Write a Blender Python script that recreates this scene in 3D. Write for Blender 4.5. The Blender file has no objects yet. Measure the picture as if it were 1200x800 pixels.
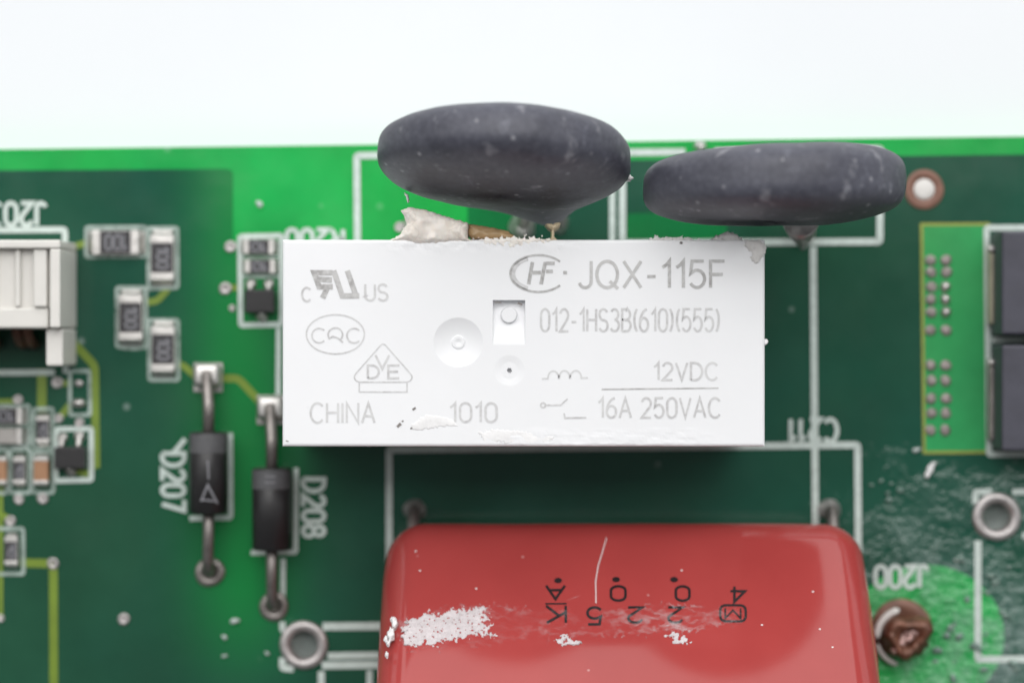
import bpy, bmesh, math, random
import numpy as np
from mathutils import Vector, Matrix, noise

# ------------------------------------------------------------------ camera, world, lamps, exposure
MM = 0.001
CAM_Z = 186.8                       # camera height above the board's top face, mm
FOC = 100.0
scene = bpy.context.scene
scene.view_settings.view_transform = 'Standard'
scene.view_settings.look = 'None'
scene.view_settings.gamma = 1.0
scene.view_settings.exposure = 0.0
scene.view_settings.use_curve_mapping = False

cam_d = bpy.data.cameras.new('camera')
cam = bpy.data.objects.new('camera', cam_d)
scene.collection.objects.link(cam)
cam.location = (0, 0, CAM_Z * MM)
cam.rotation_euler = (0, 0, 0)
cam_d.lens = FOC
cam_d.sensor_width = 36.0
cam_d.sensor_fit = 'HORIZONTAL'
cam_d.clip_start = 0.005
cam_d.clip_end = 5.0
cam_d.dof.use_dof = True
cam_d.dof.focus_distance = (CAM_Z - 13.6) * MM
cam_d.dof.aperture_fstop = 20.0
scene.camera = cam

world = bpy.data.worlds.new('World')
scene.world = world
world.use_nodes = True
bg = world.node_tree.nodes['Background']
bg.inputs[0].default_value = (0.93, 0.97, 1.0, 1)
bg.inputs[1].default_value = 0.14


def softbox(name, loc, target, sx, sy, radiance, col=(1, 1, 1)):
    d = bpy.data.lights.new(name, 'AREA')
    d.shape = 'RECTANGLE'
    d.size = sx
    d.size_y = sy
    d.energy = radiance * math.pi * sx * sy
    d.color = col
    o = bpy.data.objects.new(name, d)
    scene.collection.objects.link(o)
    o.location = loc
    o.rotation_euler = (Vector(target) - Vector(loc)).to_track_quat('-Z', 'Y').to_euler()
    return o


softbox('softbox_back', (0.0, 0.60, 0.36), (0, 0, 0.10), 1.10, 0.66, 1.85, (1.0, 0.99, 0.98))
softbox('softbox_top', (0.0, 0.27, 0.65), (0, 0, 0.01), 0.90, 0.34, 3.9, (1.0, 0.99, 0.98))
softbox('softbox_left', (-0.55, 0.15, 0.45), (0, 0, 0.01), 0.40, 0.50, 1.1, (0.98, 0.99, 1.0))
softbox('softbox_right', (0.55, 0.15, 0.45), (0, 0, 0.01), 0.40, 0.50, 0.9, (0.98, 0.99, 1.0))

# ------------------------------------------------------------------ helpers
random.seed(7)
COL = scene.collection


def S(z):
    """photo pixels per millimetre at height z mm"""
    return (1200.0 / 36.0) * FOC / (CAM_Z - z)


def P(px, py, z=0.0):
    s = S(z)
    return ((px - 600.0) / s, (400.0 - py) / s, z)


def lin(r, g, b):
    f = lambda c: (c / 255 / 12.92) if c / 255 <= 0.04045 else ((c / 255 + 0.055) / 1.055) ** 2.4
    return (f(r), f(g), f(b), 1.0)


class Thing:
    """an Empty at a thing's base; parts are built in world mm and stored relative to the base"""
    def __init__(self, name, label, cat, base, group=None):
        o = bpy.data.objects.new(name, None)
        COL.objects.link(o)
        o.empty_display_size = 0.002
        o.location = Vector(base) * MM
        o['label'] = label
        o['category'] = cat
        if group:
            o['group'] = group
        self.o = o
        self.base = Vector(base)


def finish(name, me, mat, parent=None, base=(0, 0, 0), smooth=False, kind=None):
    me.materials.clear()
    me.materials.append(mat)
    if smooth:
        me.polygons.foreach_set('use_smooth', [True] * len(me.polygons))
    o = bpy.data.objects.new(name, me)
    COL.objects.link(o)
    if parent is not None:
        o.parent = parent
    if kind:
        o['kind'] = kind
    return o


def mk(name, vf, mat, th=None, part=None, smooth=False, kind=None):
    """link a mesh from (verts mm in world, faces); th = Thing it belongs to, part = parent part object"""
    v, f = vf
    b = th.base if th else Vector((0, 0, 0))
    me = bpy.data.meshes.new(name)
    me.from_pydata([((p[0] - b[0]) * MM, (p[1] - b[1]) * MM, (p[2] - b[2]) * MM) for p in v], [], f)
    me.update()
    par = part if part is not None else (th.o if th else None)
    return finish(name, me, mat, par, smooth=smooth, kind=kind)


def single(name, label, cat, vf, mat, base=None, smooth=False, group=None):
    """a top-level thing that is one mesh, origin at its base"""
    v, f = vf
    if base is None:
        a = np.array(v)
        base = (a[:, 0].mean(), a[:, 1].mean(), a[:, 2].min())
    b = Vector(base)
    me = bpy.data.meshes.new(name)
    me.from_pydata([((p[0] - b[0]) * MM, (p[1] - b[1]) * MM, (p[2] - b[2]) * MM) for p in v], [], f)
    me.update()
    o = finish(name, me, mat, smooth=smooth)
    o.location = b * MM
    o['label'] = label
    o['category'] = cat
    if group:
        o['group'] = group
    return o


def join(*vfs):
    V, F = [], []
    for v, f in vfs:
        n = len(V)
        V += [tuple(p) for p in v]
        F += [tuple(i + n for i in q) for q in f]
    return V, F


def xform(vf, m):
    return [tuple(m @ Vector(p)) for p in vf[0]], vf[1]


def box(x0, x1, y0, y1, z0, z1, bev=0.0, seg=2):
    bm = bmesh.new()
    bmesh.ops.create_cube(bm, size=1.0)
    for v in bm.verts:
        v.co = ((x0 + x1) / 2 + v.co.x * (x1 - x0), (y0 + y1) / 2 + v.co.y * (y1 - y0), (z0 + z1) / 2 + v.co.z * (z1 - z0))
    if bev > 0:
        bmesh.ops.bevel(bm, geom=list(bm.edges), offset=bev, segments=seg, affect='EDGES', profile=0.5)
    bm.verts.index_update()
    out = [tuple(v.co) for v in bm.verts], [tuple(v.index for v in f.verts) for f in bm.faces]
    bm.free()
    return out


def tube(path, rads, n=12, caps=True):
    """tube along a path (world mm); rads a number or one radius per point"""
    pts = [Vector(p) for p in path]
    if not hasattr(rads, '__len__'):
        rads = [rads] * len(pts)
    V, F = [], []
    up = None
    for i, p in enumerate(pts):
        d = (pts[min(i + 1, len(pts) - 1)] - pts[max(i - 1, 0)]).normalized()
        if up is None:
            up = Vector((1, 0, 0)) if abs(d.x) < 0.8 else Vector((0, 1, 0))
        a = (up - d * up.dot(d)).normalized()
        b = d.cross(a)
        up = a
        for k in range(n):
            t = 2 * math.pi * k / n
            V.append(tuple(p + a * rads[i] * math.cos(t) + b * rads[i] * math.sin(t)))
    for i in range(len(pts) - 1):
        for k in range(n):
            F.append((i * n + k, i * n + (k + 1) % n, (i + 1) * n + (k + 1) % n, (i + 1) * n + k))
    if caps:
        F.append(tuple(reversed(range(n))))
        F.append(tuple((len(pts) - 1) * n + k for k in range(n)))
    return V, F


def lathe(cx, cy, prof, n=28, wob=0.0, sx=1.0, sy=1.0):
    """revolve (r, z) profile around vertical axis"""
    V, F = [], []
    ph = random.uniform(0, 6.28)
    for r, z in prof:
        for k in range(n):
            t = 2 * math.pi * k / n
            rr = r * (1 + wob * math.sin(2 * t + ph) + wob * 0.6 * math.sin(3 * t + 2 * ph))
            V.append((cx + rr * math.cos(t) * sx, cy + rr * math.sin(t) * sy, z))
    for i in range(len(prof) - 1):
        for k in range(n):
            F.append((i * n + k, i * n + (k + 1) % n, (i + 1) * n + (k + 1) % n, (i + 1) * n + k))
    if prof[-1][0] > 1e-6:
        F.append(tuple((len(prof) - 1) * n + k for k in range(n)))
    return V, F


def ribbon(pts, w, closed=False):
    """flat mitred strip in 2-D points (x, y), width w; returns 2-D verts and faces"""
    p = [Vector((a[0], a[1])) for a in pts]
    n = len(p)
    V, F = [], []
    for i in range(n):
        if closed:
            d0 = (p[i] - p[i - 1]).normalized()
            d1 = (p[(i + 1) % n] - p[i]).normalized()
        else:
            d0 = (p[i] - p[i - 1]).normalized() if i > 0 else (p[1] - p[0]).normalized()
            d1 = (p[i + 1] - p[i]).normalized() if i < n - 1 else d0
        n0 = Vector((-d0.y, d0.x))
        n1 = Vector((-d1.y, d1.x))
        m = (n0 + n1)
        if m.length < 1e-6:
            m = n0
        m.normalize()
        k = (w / 2) / max(0.35, m.dot(n0))
        V += [p[i] + m * k, p[i] - m * k]
    for i in range(n if closed else n - 1):
        a, b = 2 * i, 2 * ((i + 1) % n)
        F.append((a, a + 1, b + 1, b))
    return [(v.x, v.y) for v in V], F


def round_pts(pts, r, closed=True, n=4):
    out = []
    m = len(pts)
    for i in range(m):
        if not closed and i in (0, m - 1):
            out.append(pts[i])
            continue
        p = Vector(pts[i]); a = Vector(pts[i - 1]); b = Vector(pts[(i + 1) % m])
        ra = min(r, (a - p).length * 0.45); rb = min(r, (b - p).length * 0.45)
        q0 = p + (a - p).normalized() * ra
        q1 = p + (b - p).normalized() * rb
        for k in range(n + 1):
            t = k / n
            out.append(tuple(q0 * (1 - t) ** 2 + p * 2 * t * (1 - t) + q1 * t * t))
    return out


def pxribbon(pts, w, z, closed=False, rnd=0):
    if rnd:
        pts = round_pts(pts, rnd, closed)
    v, f = ribbon(pts, w, closed)
    return [P(a, b, z) for a, b in v], [tuple(reversed(q)) for q in f]


def circle(cx, cy, r, n=32, ry=None):
    ry = ry or r
    return [(cx + r * math.cos(2 * math.pi * k / n), cy + ry * math.sin(2 * math.pi * k / n)) for k in range(n)]


def sheet(outer, holes=(), thick=0.0):
    """filled 2-D outline with holes (mm), optional thickness, as verts / faces around z = 0"""
    cu = bpy.data.curves.new('tmp', 'CURVE')
    cu.dimensions = '2D'
    cu.fill_mode = 'BOTH'
    cu.extrude = thick / 2
    for loop in [outer] + list(holes):
        sp = cu.splines.new('POLY')
        sp.points.add(len(loop) - 1)
        for q, p in zip(sp.points, loop):
            q.co = (p[0], p[1], 0, 1)
        sp.use_cyclic_u = True
    o = bpy.data.objects.new('tmp', cu)
    COL.objects.link(o)
    dg = bpy.context.evaluated_depsgraph_get()
    me = bpy.data.meshes.new_from_object(o.evaluated_get(dg))
    V = [tuple(v.co) for v in me.vertices]
    F = [tuple(p.vertices) for p in me.polygons]
    if thick == 0 and F:                       # faces up
        F = [f if sum((V[f[i]][0] * V[f[(i + 1) % len(f)]][1] - V[f[(i + 1) % len(f)]][0] * V[f[i]][1]) for i in range(len(f))) > 0 else tuple(reversed(f)) for f in F]
    bpy.data.objects.remove(o)
    bpy.data.meshes.remove(me)
    bpy.data.curves.remove(cu)
    return V, F


def pxsheet(outer, z, holes=()):
    v, f = sheet([P(a, b, z)[:2] for a, b in outer], [[P(a, b, z)[:2] for a, b in h] for h in holes])
    return [(p[0], p[1], z) for p in v], f


def EA(cx, cy, rx, ry, a0, a1, n=14):
    return [(cx + rx * math.cos(math.radians(a0 + (a1 - a0) * k / n)), cy + ry * math.sin(math.radians(a0 + (a1 - a0) * k / n))) for k in range(n + 1)]


_o = EA(.27, .70, .27, .30, 0, 180, 10) + EA(.27, .30, .27, .30, 180, 360, 10) + [(.54, .70)]
FONT = {                                    # single-stroke letters: width, strokes
    '0': (.54, [_o]), '1': (.30, [[(.02, .76), (.16, .86), (.27, 1), (.27, 0)]]),
    '2': (.54, [EA(.27, .72, .26, .28, 165, -35, 12) + [(0, 0), (.54, 0)]]),
    '3': (.54, [EA(.25, .76, .24, .24, 150, -90, 10), EA(.25, .27, .28, .26, 88, -150, 12)]),
    '4': (.58, [[(.42, 0), (.42, 1), (0, .3), (.58, .3)]]),
    '5': (.54, [[(.50, 1), (.08, 1), (.03, .54)] + EA(.26, .33, .27, .33, 130, -150, 12)]),
    '6': (.54, [EA(.27, .30, .27, .30, 0, 360, 18), EA(.52, .30, .52, .70, 178, 96, 8)]),
    '7': (.54, [[(0, 1), (.54, 1), (.2, 0)]]), '8': (.54, [EA(.27, .76, .23, .24, 0, 360, 16), EA(.27, .26, .27, .26, 0, 360, 16)]),
    'A': (.66, [[(0, 0), (.33, 1), (.66, 0)], [(.12, .34), (.54, .34)]]),
    'B': (.56, [[(0, 0), (0, 1), (.28, 1)] + EA(.28, .76, .24, .24, 90, -90, 8) + [(0, .52)], EA(.28, .26, .28, .26, 90, -90, 8) + [(0, 0)]]),
    'C': (.66, [EA(.36, .5, .36, .5, 42, 318, 18)]),
    'D': (.62, [[(0, 0), (0, 1), (.2, 1)] + EA(.22, .5, .40, .5, 90, -90, 12) + [(0, 0)]]),
    'E': (.52, [[(.52, 1), (0, 1), (0, 0), (.52, 0)], [(0, .52), (.46, .52)]]), 'F': (.50, [[(.50, 1), (0, 1), (0, 0)], [(0, .5), (.44, .5)]]),
    'H': (.58, [[(0, 0), (0, 1)], [(.58, 0), (.58, 1)], [(0, .52), (.58, .52)]]), 'I': (.06, [[(.03, 0), (.03, 1)]]),
    'J': (.42, [[(.42, 1), (.42, .26)] + EA(.21, .22, .21, .22, 0, -170, 8)]),
    'K': (.58, [[(0, 0), (0, 1)], [(.56, 1), (0, .38)], [(.2, .58), (.58, 0)]]),
    'M': (.74, [[(0, 0), (0, 1), (.37, .2), (.74, 1), (.74, 0)]]), 'N': (.60, [[(0, 0), (0, 1), (.6, 0), (.6, 1)]]),
    'Q': (.76, [EA(.37, .5, .37, .5, 0, 360, 24), [(.46, .24), (.76, -.04)]]),
    'R': (.58, [[(0, 0), (0, 1), (.3, 1)] + EA(.3, .75, .25, .25, 90, -90, 8) + [(0, .5)], [(.3, .5), (.58, 0)]]),
    'S': (.56, [EA(.28, .75, .26, .25, 25, 255, 12) + EA(.28, .25, .28, .25, 80, -155, 12)]),
    'U': (.58, [[(0, 1), (0, .28)] + EA(.29, .28, .29, .28, 180, 360, 10) + [(.58, 1)]]),
    'V': (.62, [[(0, 1), (.31, 0), (.62, 1)]]), 'X': (.62, [[(0, 0), (.62, 1)], [(0, 1), (.62, 0)]]),
    '-': (.34, [[(.02, .42), (.32, .42)]]), ' ': (.22, []),
    '(': (.2, [EA(.5, .5, .46, .66, 130, 230, 8)]), ')': (.2, [EA(-.3, .5, .46, .66, 50, -50, 8)])}


def stroke_text(s, x0, y0, x1, y1, rot=0, gap=0.22):
    """polylines of single-stroke letters filling a pixel box; rot 0 upright, 180 upside down, 90 reading downwards"""
    cur, pl = 0.0, []
    for ch in s:
        w, st = FONT[ch]
        for q in st:
            pl.append([(cur + a, b) for a, b in q])
        cur += w + gap
    W = cur - gap
    out = []
    for q in pl:
        r = []
        for u, v in q:
            u = u / W
            if rot == 0:
                r.append((x0 + u * (x1 - x0), y1 - v * (y1 - y0)))
            elif rot == 180:
                r.append((x1 - u * (x1 - x0), y0 + v * (y1 - y0)))
            else:
                r.append((x0 + v * (x1 - x0), y0 + u * (y1 - y0)))
        out.append(r)
    return out


def stroke_mesh(polys, w, zf):
    """polys in px -> one mesh on a level surface, strokes stacked by microns so none are coplanar"""
    parts = []
    for k, p in enumerate(polys):
        vv, ff = ribbon(p, w)
        parts.append(([P(a, b, zf)[:2] + (zf + 0.002 * (k % 5),) for a, b in vv], [tuple(reversed(q)) for q in ff]))
    return join(*parts)


def lift(vf2, z):
    return [P(a, b, z) for a, b in vf2[0]], vf2[1]


def in_poly(X, Y, poly):
    ins = np.zeros(X.shape, bool)
    d = np.full(X.shape, 1e9)
    n = len(poly)
    for i in range(n):
        x0, y0 = poly[i]
        x1, y1 = poly[(i + 1) % n]
        c = ((y0 > Y) != (y1 > Y)) & (X < (x1 - x0) * (Y - y0) / ((y1 - y0) + 1e-12) + x0)
        ins ^= c
        L2 = (x1 - x0) ** 2 + (y1 - y0) ** 2 + 1e-12
        t = np.clip(((X - x0) * (x1 - x0) + (Y - y0) * (y1 - y0)) / L2, 0, 1)
        d = np.minimum(d, np.hypot(X - x0 - t * (x1 - x0), Y - y0 - t * (y1 - y0)))
    return ins, d


def nz(x, y, s, z=0.0, oct=3):
    return noise.fractal((x * s, y * s, z), 1.0, 2.0, oct)


def blob(poly, place, zbot, bulge=0.4, rim=8.0, rough=0.08, step=1.0, edge=1.5, seed=0.0, thr=None, rf=0.16, ro=4):
    """lumpy patch with a ragged edge: poly in px, place(px, py, h) -> world mm, zbot(px,py) -> skirt bottom world"""
    a = np.array(poly)
    xs = np.arange(a[:, 0].min() - 3, a[:, 0].max() + 3, step)
    ys = np.arange(a[:, 1].min() - 3, a[:, 1].max() + 3, step)
    X, Y = np.meshgrid(xs, ys)
    ins, d = in_poly(X, Y, poly)
    sd = np.where(ins, d, -d)
    H = {}
    idx = {}
    V, F = [], []
    for j in range(len(ys)):
        for i in range(len(xs)):
            e = sd[j, i] + edge * nz(xs[i], ys[j], 0.22, seed) * 1.6
            if thr is not None:
                e = min(e, (nz(xs[i], ys[j], thr[0], seed + 9, 4) - thr[1]) * thr[2])
            if e > 0:
                t = min(1.0, e / rim)
                h = bulge * math.sqrt(max(0, 1 - (1 - t) ** 2)) + rough * nz(xs[i], ys[j], rf, seed + 5, ro) * min(1, t * 2)
                idx[(i, j)] = len(V)
                V.append(place(xs[i], ys[j], max(h, 0.004)))
    cells = []
    for (i, j) in idx:
        q = [(i, j), (i, j + 1), (i + 1, j + 1), (i + 1, j)]
        if all(k in idx for k in q):
            F.append(tuple(idx[k] for k in q))
            cells.append(q)
    # skirt
    ed = {}
    for q in cells:
        for k in range(4):
            a_, b_ = q[k], q[(k + 1) % 4]
            if (b_, a_) in ed:
                del ed[(b_, a_)]
            else:
                ed[(a_, b_)] = 1
    low = {}
    for (a_, b_) in ed:
        for k in (a_, b_):
            if k not in low:
                low[k] = len(V)
                V.append(zbot(xs[k[0]], ys[k[1]]))
        F.append((idx[b_], idx[a_], low[a_], low[b_]))
    used = sorted({i for f in F for i in f})
    rm = {o: n for n, o in enumerate(used)}
    return [V[i] for i in used], [tuple(rm[i] for i in f) for f in F]


# ------------------------------------------------------------------ materials
def mat(name):
    m = bpy.data.materials.new(name)
    m.use_nodes = True
    nt = m.node_tree
    return m, nt, nt.nodes['Principled BSDF']


def N(nt, t, **kw):
    n = nt.nodes.new(t)
    for k, v in kw.items():
        setattr(n, k, v)
    return n


def tex(nt, scale, detail=4.0, rough=0.55, vec=None, stretch=None):
    n = N(nt, 'ShaderNodeTexNoise')
    n.inputs['Scale'].default_value = scale
    n.inputs['Detail'].default_value = detail
    n.inputs['Roughness'].default_value = rough
    if vec is None:
        vec = N(nt, 'ShaderNodeTexCoord').outputs['Object']
    if stretch:
        mp = N(nt, 'ShaderNodeMapping')
        mp.inputs['Scale'].default_value = stretch
        mp.inputs['Rotation'].default_value = (0, 0, 0.5)
        nt.links.new(vec, mp.inputs['Vector'])
        vec = mp.outputs['Vector']
    nt.links.new(vec, n.inputs['Vector'])
    return n.outputs['Fac']


def ramp(nt, src, lo, hi, c0=(0, 0, 0, 1), c1=(1, 1, 1, 1)):
    r = N(nt, 'ShaderNodeValToRGB')
    r.color_ramp.elements[0].position = lo
    r.color_ramp.elements[1].position = hi
    r.color_ramp.elements[0].color = c0
    r.color_ramp.elements[1].color = c1
    nt.links.new(src, r.inputs['Fac'])
    return r.outputs['Color']


def mix(nt, fac, a, b, blend='MIX'):
    m = N(nt, 'ShaderNodeMix', data_type='RGBA', blend_type=blend)
    for sock, v in ((m.inputs[0], fac), (m.inputs[6], a), (m.inputs[7], b)):
        if isinstance(v, (int, float)):
            sock.default_value = v
        elif isinstance(v, (tuple, list)):
            sock.default_value = v
        else:
            nt.links.new(v, sock)
    return m.outputs[2]


def math_(nt, op, a, b=0.0, c=None):
    m = N(nt, 'ShaderNodeMath', operation=op)
    for i, v in enumerate((a, b, c)):
        if v is None:
            continue
        if isinstance(v, (int, float)):
            m.inputs[i].default_value = v
        else:
            nt.links.new(v, m.inputs[i])
    return m.outputs[0]


def bump(nt, bs, src, dist, strength=1.0):
    b = N(nt, 'ShaderNodeBump')
    b.inputs['Distance'].default_value = dist
    b.inputs['Strength'].default_value = strength
    nt.links.new(src, b.inputs['Height'])
    nt.links.new(b.outputs['Normal'], bs.inputs['Normal'])


def simple(name, col, rough=0.5, metal=0.0, var=0.12, scale=900, coat=0.0, bumpd=0.0, spec=0.5):
    m, nt, bs = mat(name)
    f = tex(nt, scale)
    c0 = tuple(c * (1 - var) for c in col[:3]) + (1,)
    c1 = tuple(min(1, c * (1 + var)) for c in col[:3]) + (1,)
    nt.links.new(ramp(nt, f, 0.3, 0.7, c0, c1), bs.inputs['Base Color'])
    bs.inputs['Roughness'].default_value = rough
    bs.inputs['Metallic'].default_value = metal
    bs.inputs['Coat Weight'].default_value = coat
    bs.inputs['Specular IOR Level'].default_value = spec
    if bumpd:
        bump(nt, bs, tex(nt, scale * 1.7), bumpd)
    return m


def mask_material(name, col, var=0.14, inner_green=None):
    """green solder mask: slight mottling, weave, dust, and cloudy dried flux on the lower right of the board"""
    m, nt, bs = mat(name)
    tc = N(nt, 'ShaderNodeTexCoord').outputs['Object']
    n1 = tex(nt, 160, 5, 0.6, tc)
    c0 = tuple(c * (1 - var) for c in col[:3]) + (1,)
    c1 = tuple(min(1, c * (1 + var)) for c in col[:3]) + (1,)
    base = ramp(nt, n1, 0.3, 0.7, c0, c1)
    base = mix(nt, ramp(nt, tex(nt, 45, 3, 0.5, tc), 0.38, 0.62), base, mix(nt, 1.0, base, (0.72, 1.0, 1.15, 1), 'MULTIPLY'))
    sep = N(nt, 'ShaderNodeSeparateXYZ')
    nt.links.new(tc, sep.inputs[0])
    if inner_green:  # soft-edged greener band, colour of the board's inner layers
        gx = math_(nt, 'MULTIPLY_ADD', sep.outputs['X'], 1 / 0.0033, 0.0176 / 0.0033)
        gg = math_(nt, 'POWER', 2.718, math_(nt, 'MULTIPLY', math_(nt, 'MULTIPLY', gx, gx), -1.0))
        gy = math_(nt, 'MINIMUM', math_(nt, 'MAXIMUM', math_(nt, 'MULTIPLY_ADD', sep.outputs['Y'], 140.0, 3.3), 0.0), 1.0)
        base = mix(nt, math_(nt, 'MULTIPLY', gg, gy), base, inner_green)
    # dried flux, stronger towards the corner beyond the red capacitor
    fx = math_(nt, 'MULTIPLY_ADD', sep.outputs['X'], 90.0, math_(nt, 'MULTIPLY_ADD', tex(nt, 240, 5, 0.6, tc), 2.4, -2.8))
    fy = math_(nt, 'MULTIPLY_ADD', sep.outputs['Y'], -80.0, math_(nt, 'MULTIPLY_ADD', tex(nt, 200, 5, 0.65, tc), 2.4, -1.9))
    fm = math_(nt, 'MULTIPLY', math_(nt, 'MINIMUM', math_(nt, 'MAXIMUM', fx, 0.0), 1.0), math_(nt, 'MINIMUM', math_(nt, 'MAXIMUM', fy, 0.0), 1.0))
    cl = ramp(nt, tex(nt, 380, 9, 0.75, tc), 0.42, 0.66)
    fl = math_(nt, 'MULTIPLY', math_(nt, 'MULTIPLY', fm, cl), 0.6)
    base = mix(nt, fl, base, (0.33, 0.42, 0.40, 1))
    # sparse dust specks
    vo = N(nt, 'ShaderNodeTexVoronoi')
    vo.inputs['Scale'].default_value = 420
    nt.links.new(tc, vo.inputs['Vector'])
    sp = ramp(nt, vo.outputs['Distance'], 0.05, 0.13, (1, 1, 1, 1), (0, 0, 0, 1))
    sp = math_(nt, 'MULTIPLY', sp, ramp(nt, tex(nt, 90, 2, 0.5, tc), 0.52, 0.66))
    base = mix(nt, math_(nt, 'MULTIPLY', sp, 0.35), base, (0.5, 0.58, 0.55, 1))
    nt.links.new(base, bs.inputs['Base Color'])
    rr = ramp(nt, tex(nt, 220, 4, 0.6, tc), 0.3, 0.7, (0.10,) * 3 + (1,), (0.22,) * 3 + (1,))
    nt.links.new(rr, bs.inputs['Roughness'])
    # fine skin, with rippled wet-looking lacquer where the flux lies
    hgt = math_(nt, 'ADD', math_(nt, 'MULTIPLY', tex(nt, 600, 6, 0.65, tc), 0.035), math_(nt, 'MULTIPLY', math_(nt, 'MULTIPLY', tex(nt, 900, 4, 0.55, tc), fm), 2.0))
    bump(nt, bs, hgt, 0.00032, 0.9)
    return m


M = {}
M['bare'] = mask_material('bare_solder_mask', (0.018, 0.37, 0.065))
M['mid'] = mask_material('mid_mask_and_shade', (0.010, 0.165, 0.045))
M['pour'] = mask_material('copper_backed_solder_mask', (0.017, 0.080, 0.044))
M['pour_left'] = mask_material('left_solder_mask', (0.017, 0.080, 0.044), inner_green=(0.010, 0.21, 0.05, 1))
M['field'] = mask_material('pale_solder_mask', (0.055, 0.355, 0.10))
M['trace'] = simple('trace_green', lin(112, 136, 42), 0.4, 0, 0.12, 500)
M['ochre'] = simple('field_border_ochre', lin(140, 150, 60), 0.45, 0, 0.12, 500)
M['silk'] = simple('silkscreen_ink', lin(196, 208, 202), 0.6, 0, 0.10, 2600, bumpd=0.00001)
M['tin'] = simple('tinned_pad', (0.50, 0.47, 0.46, 1), 0.42, 0.75, 0.2, 1500, bumpd=0.00003)
M['dull_tin'] = simple('dull_tin', (0.30, 0.265, 0.25, 1), 0.45, 0.5, 0.35, 2200, bumpd=0.00006)
M['hole_shade'] = simple('grey_green_hole_shade', (0.13, 0.155, 0.145, 1), 0.35, 0, 0.3, 700)
M['solder'] = simple('solder', (0.62, 0.60, 0.575, 1), 0.40, 0.95, 0.1, 900, bumpd=0.00004)
M['lead'] = simple('oxidised_lead', (0.29, 0.265, 0.25, 1), 0.45, 0.85, 0.25, 1400, bumpd=0.00003)
M['brown_pad'] = simple('brown_flux_pad', (0.20, 0.10, 0.07, 1), 0.5, 0.15, 0.3, 900)
M['copper'] = simple('burnt_copper', (0.15, 0.065, 0.04, 1), 0.35, 0.3, 0.6, 900, bumpd=0.0001)
M['black'] = simple('black_epoxy', (0.020, 0.019, 0.020, 1), 0.38, 0, 0.2, 900, bumpd=0.00001)
M['block'] = simple('charcoal_moulding', (0.055, 0.055, 0.075, 1), 0.5, 0, 0.2, 420, bumpd=0.00002)
M['band'] = simple('grey_band', (0.10, 0.10, 0.105, 1), 0.5, 0, 0.15, 900)
M['mark'] = simple('pale_marking', (0.22, 0.22, 0.24, 1), 0.6, 0, 0.2, 2500)
M['ceramic'] = simple('white_ceramic', (0.68, 0.66, 0.63, 1), 0.5, 0, 0.08, 900)
M['coat'] = simple('resistor_coat', (0.035, 0.032, 0.036, 1), 0.35, 0, 0.2, 900)
M['tan'] = simple('tan_ceramic', (0.36, 0.19, 0.10, 1), 0.5, 0, 0.15, 900)
M['grey_ceramic'] = simple('grey_ceramic', (0.36, 0.34, 0.32, 1), 0.5, 0, 0.15, 900)
M['nylon'] = simple('ivory_nylon', (0.72, 0.70, 0.66, 1), 0.42, 0, 0.06, 260, bumpd=0.00001)
M['nylon_dark'] = simple('contact_grey', (0.42, 0.42, 0.42, 1), 0.35, 0.5, 0.15, 500)
M['pinplate'] = simple('beige_terminal', (0.45, 0.41, 0.31, 1), 0.35, 0.6, 0.2, 700)
M['crumb'] = simple('white_glue', (0.86, 0.85, 0.85, 1), 0.6, 0, 0.06, 1400, bumpd=0.00003)
M['smear'] = simple('crusty_glue', (0.66, 0.61, 0.62, 1), 0.75, 0, 0.10, 1800, bumpd=0.00012)
M['brown_glue'] = simple('brown_hot_glue', (0.37, 0.25, 0.13, 1), 0.35, 0, 0.3, 700, bumpd=0.00008)
M['tan_glue'] = simple('tan_glue', (0.60, 0.49, 0.33, 1), 0.4, 0, 0.2, 900, bumpd=0.00005)
M['grey_glue'] = simple('grey_white_glue', (0.74, 0.72, 0.70, 1), 0.55, 0, 0.10, 700, bumpd=0.00005)
M['ink'] = simple('black_ink', (0.014, 0.012, 0.014, 1), 0.35, 0, 0.2, 2000)
M['dirt'] = simple('grey_dirt', (0.22, 0.20, 0.19, 1), 0.7, 0, 0.3, 3000)
M['table'] = simple('white_table', (0.825, 0.85, 0.875, 1), 0.7, 0, 0.01, 60, spec=0.2)


def worn_ink():
    m, nt, bs = mat('worn_silkscreen_ink')
    bs.inputs['Base Color'].default_value = lin(190, 206, 198)
    bs.inputs['Roughness'].default_value = 0.6
    a = ramp(nt, tex(nt, 900, 5, 0.65), 0.30, 0.66, (0.25,) * 3 + (1,), (0.85,) * 3 + (1,))
    nt.links.new(a, bs.inputs['Alpha'])
    return m


M['silk_worn'] = worn_ink()


def cream_glue():
    m, nt, bs = mat('cream_silicone')
    n1 = tex(nt, 300, 5, 0.65)
    c = ramp(nt, n1, 0.35, 0.72, (0.90, 0.865, 0.82, 1), (0.86, 0.76, 0.65, 1))
    vein = math_(nt, 'ABSOLUTE', math_(nt, 'SUBTRACT', tex(nt, 420, 4, 0.6), 0.5))
    c = mix(nt, math_(nt, 'MULTIPLY', ramp(nt, vein, 0.0, 0.02, (1, 1, 1, 1), (0, 0, 0, 1)), 0.3), c, (0.42, 0.36, 0.31, 1))
    nt.links.new(c, bs.inputs['Base Color'])
    bs.inputs['Roughness'].default_value = 0.42
    bs.inputs['Subsurface Weight'].default_value = 0.15
    bs.inputs['Subsurface Radius'].default_value = (0.0006, 0.0004, 0.0003)
    bump(nt, bs, tex(nt, 900, 5, 0.6), 0.00003)
    return m


M['cream'] = cream_glue()


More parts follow.
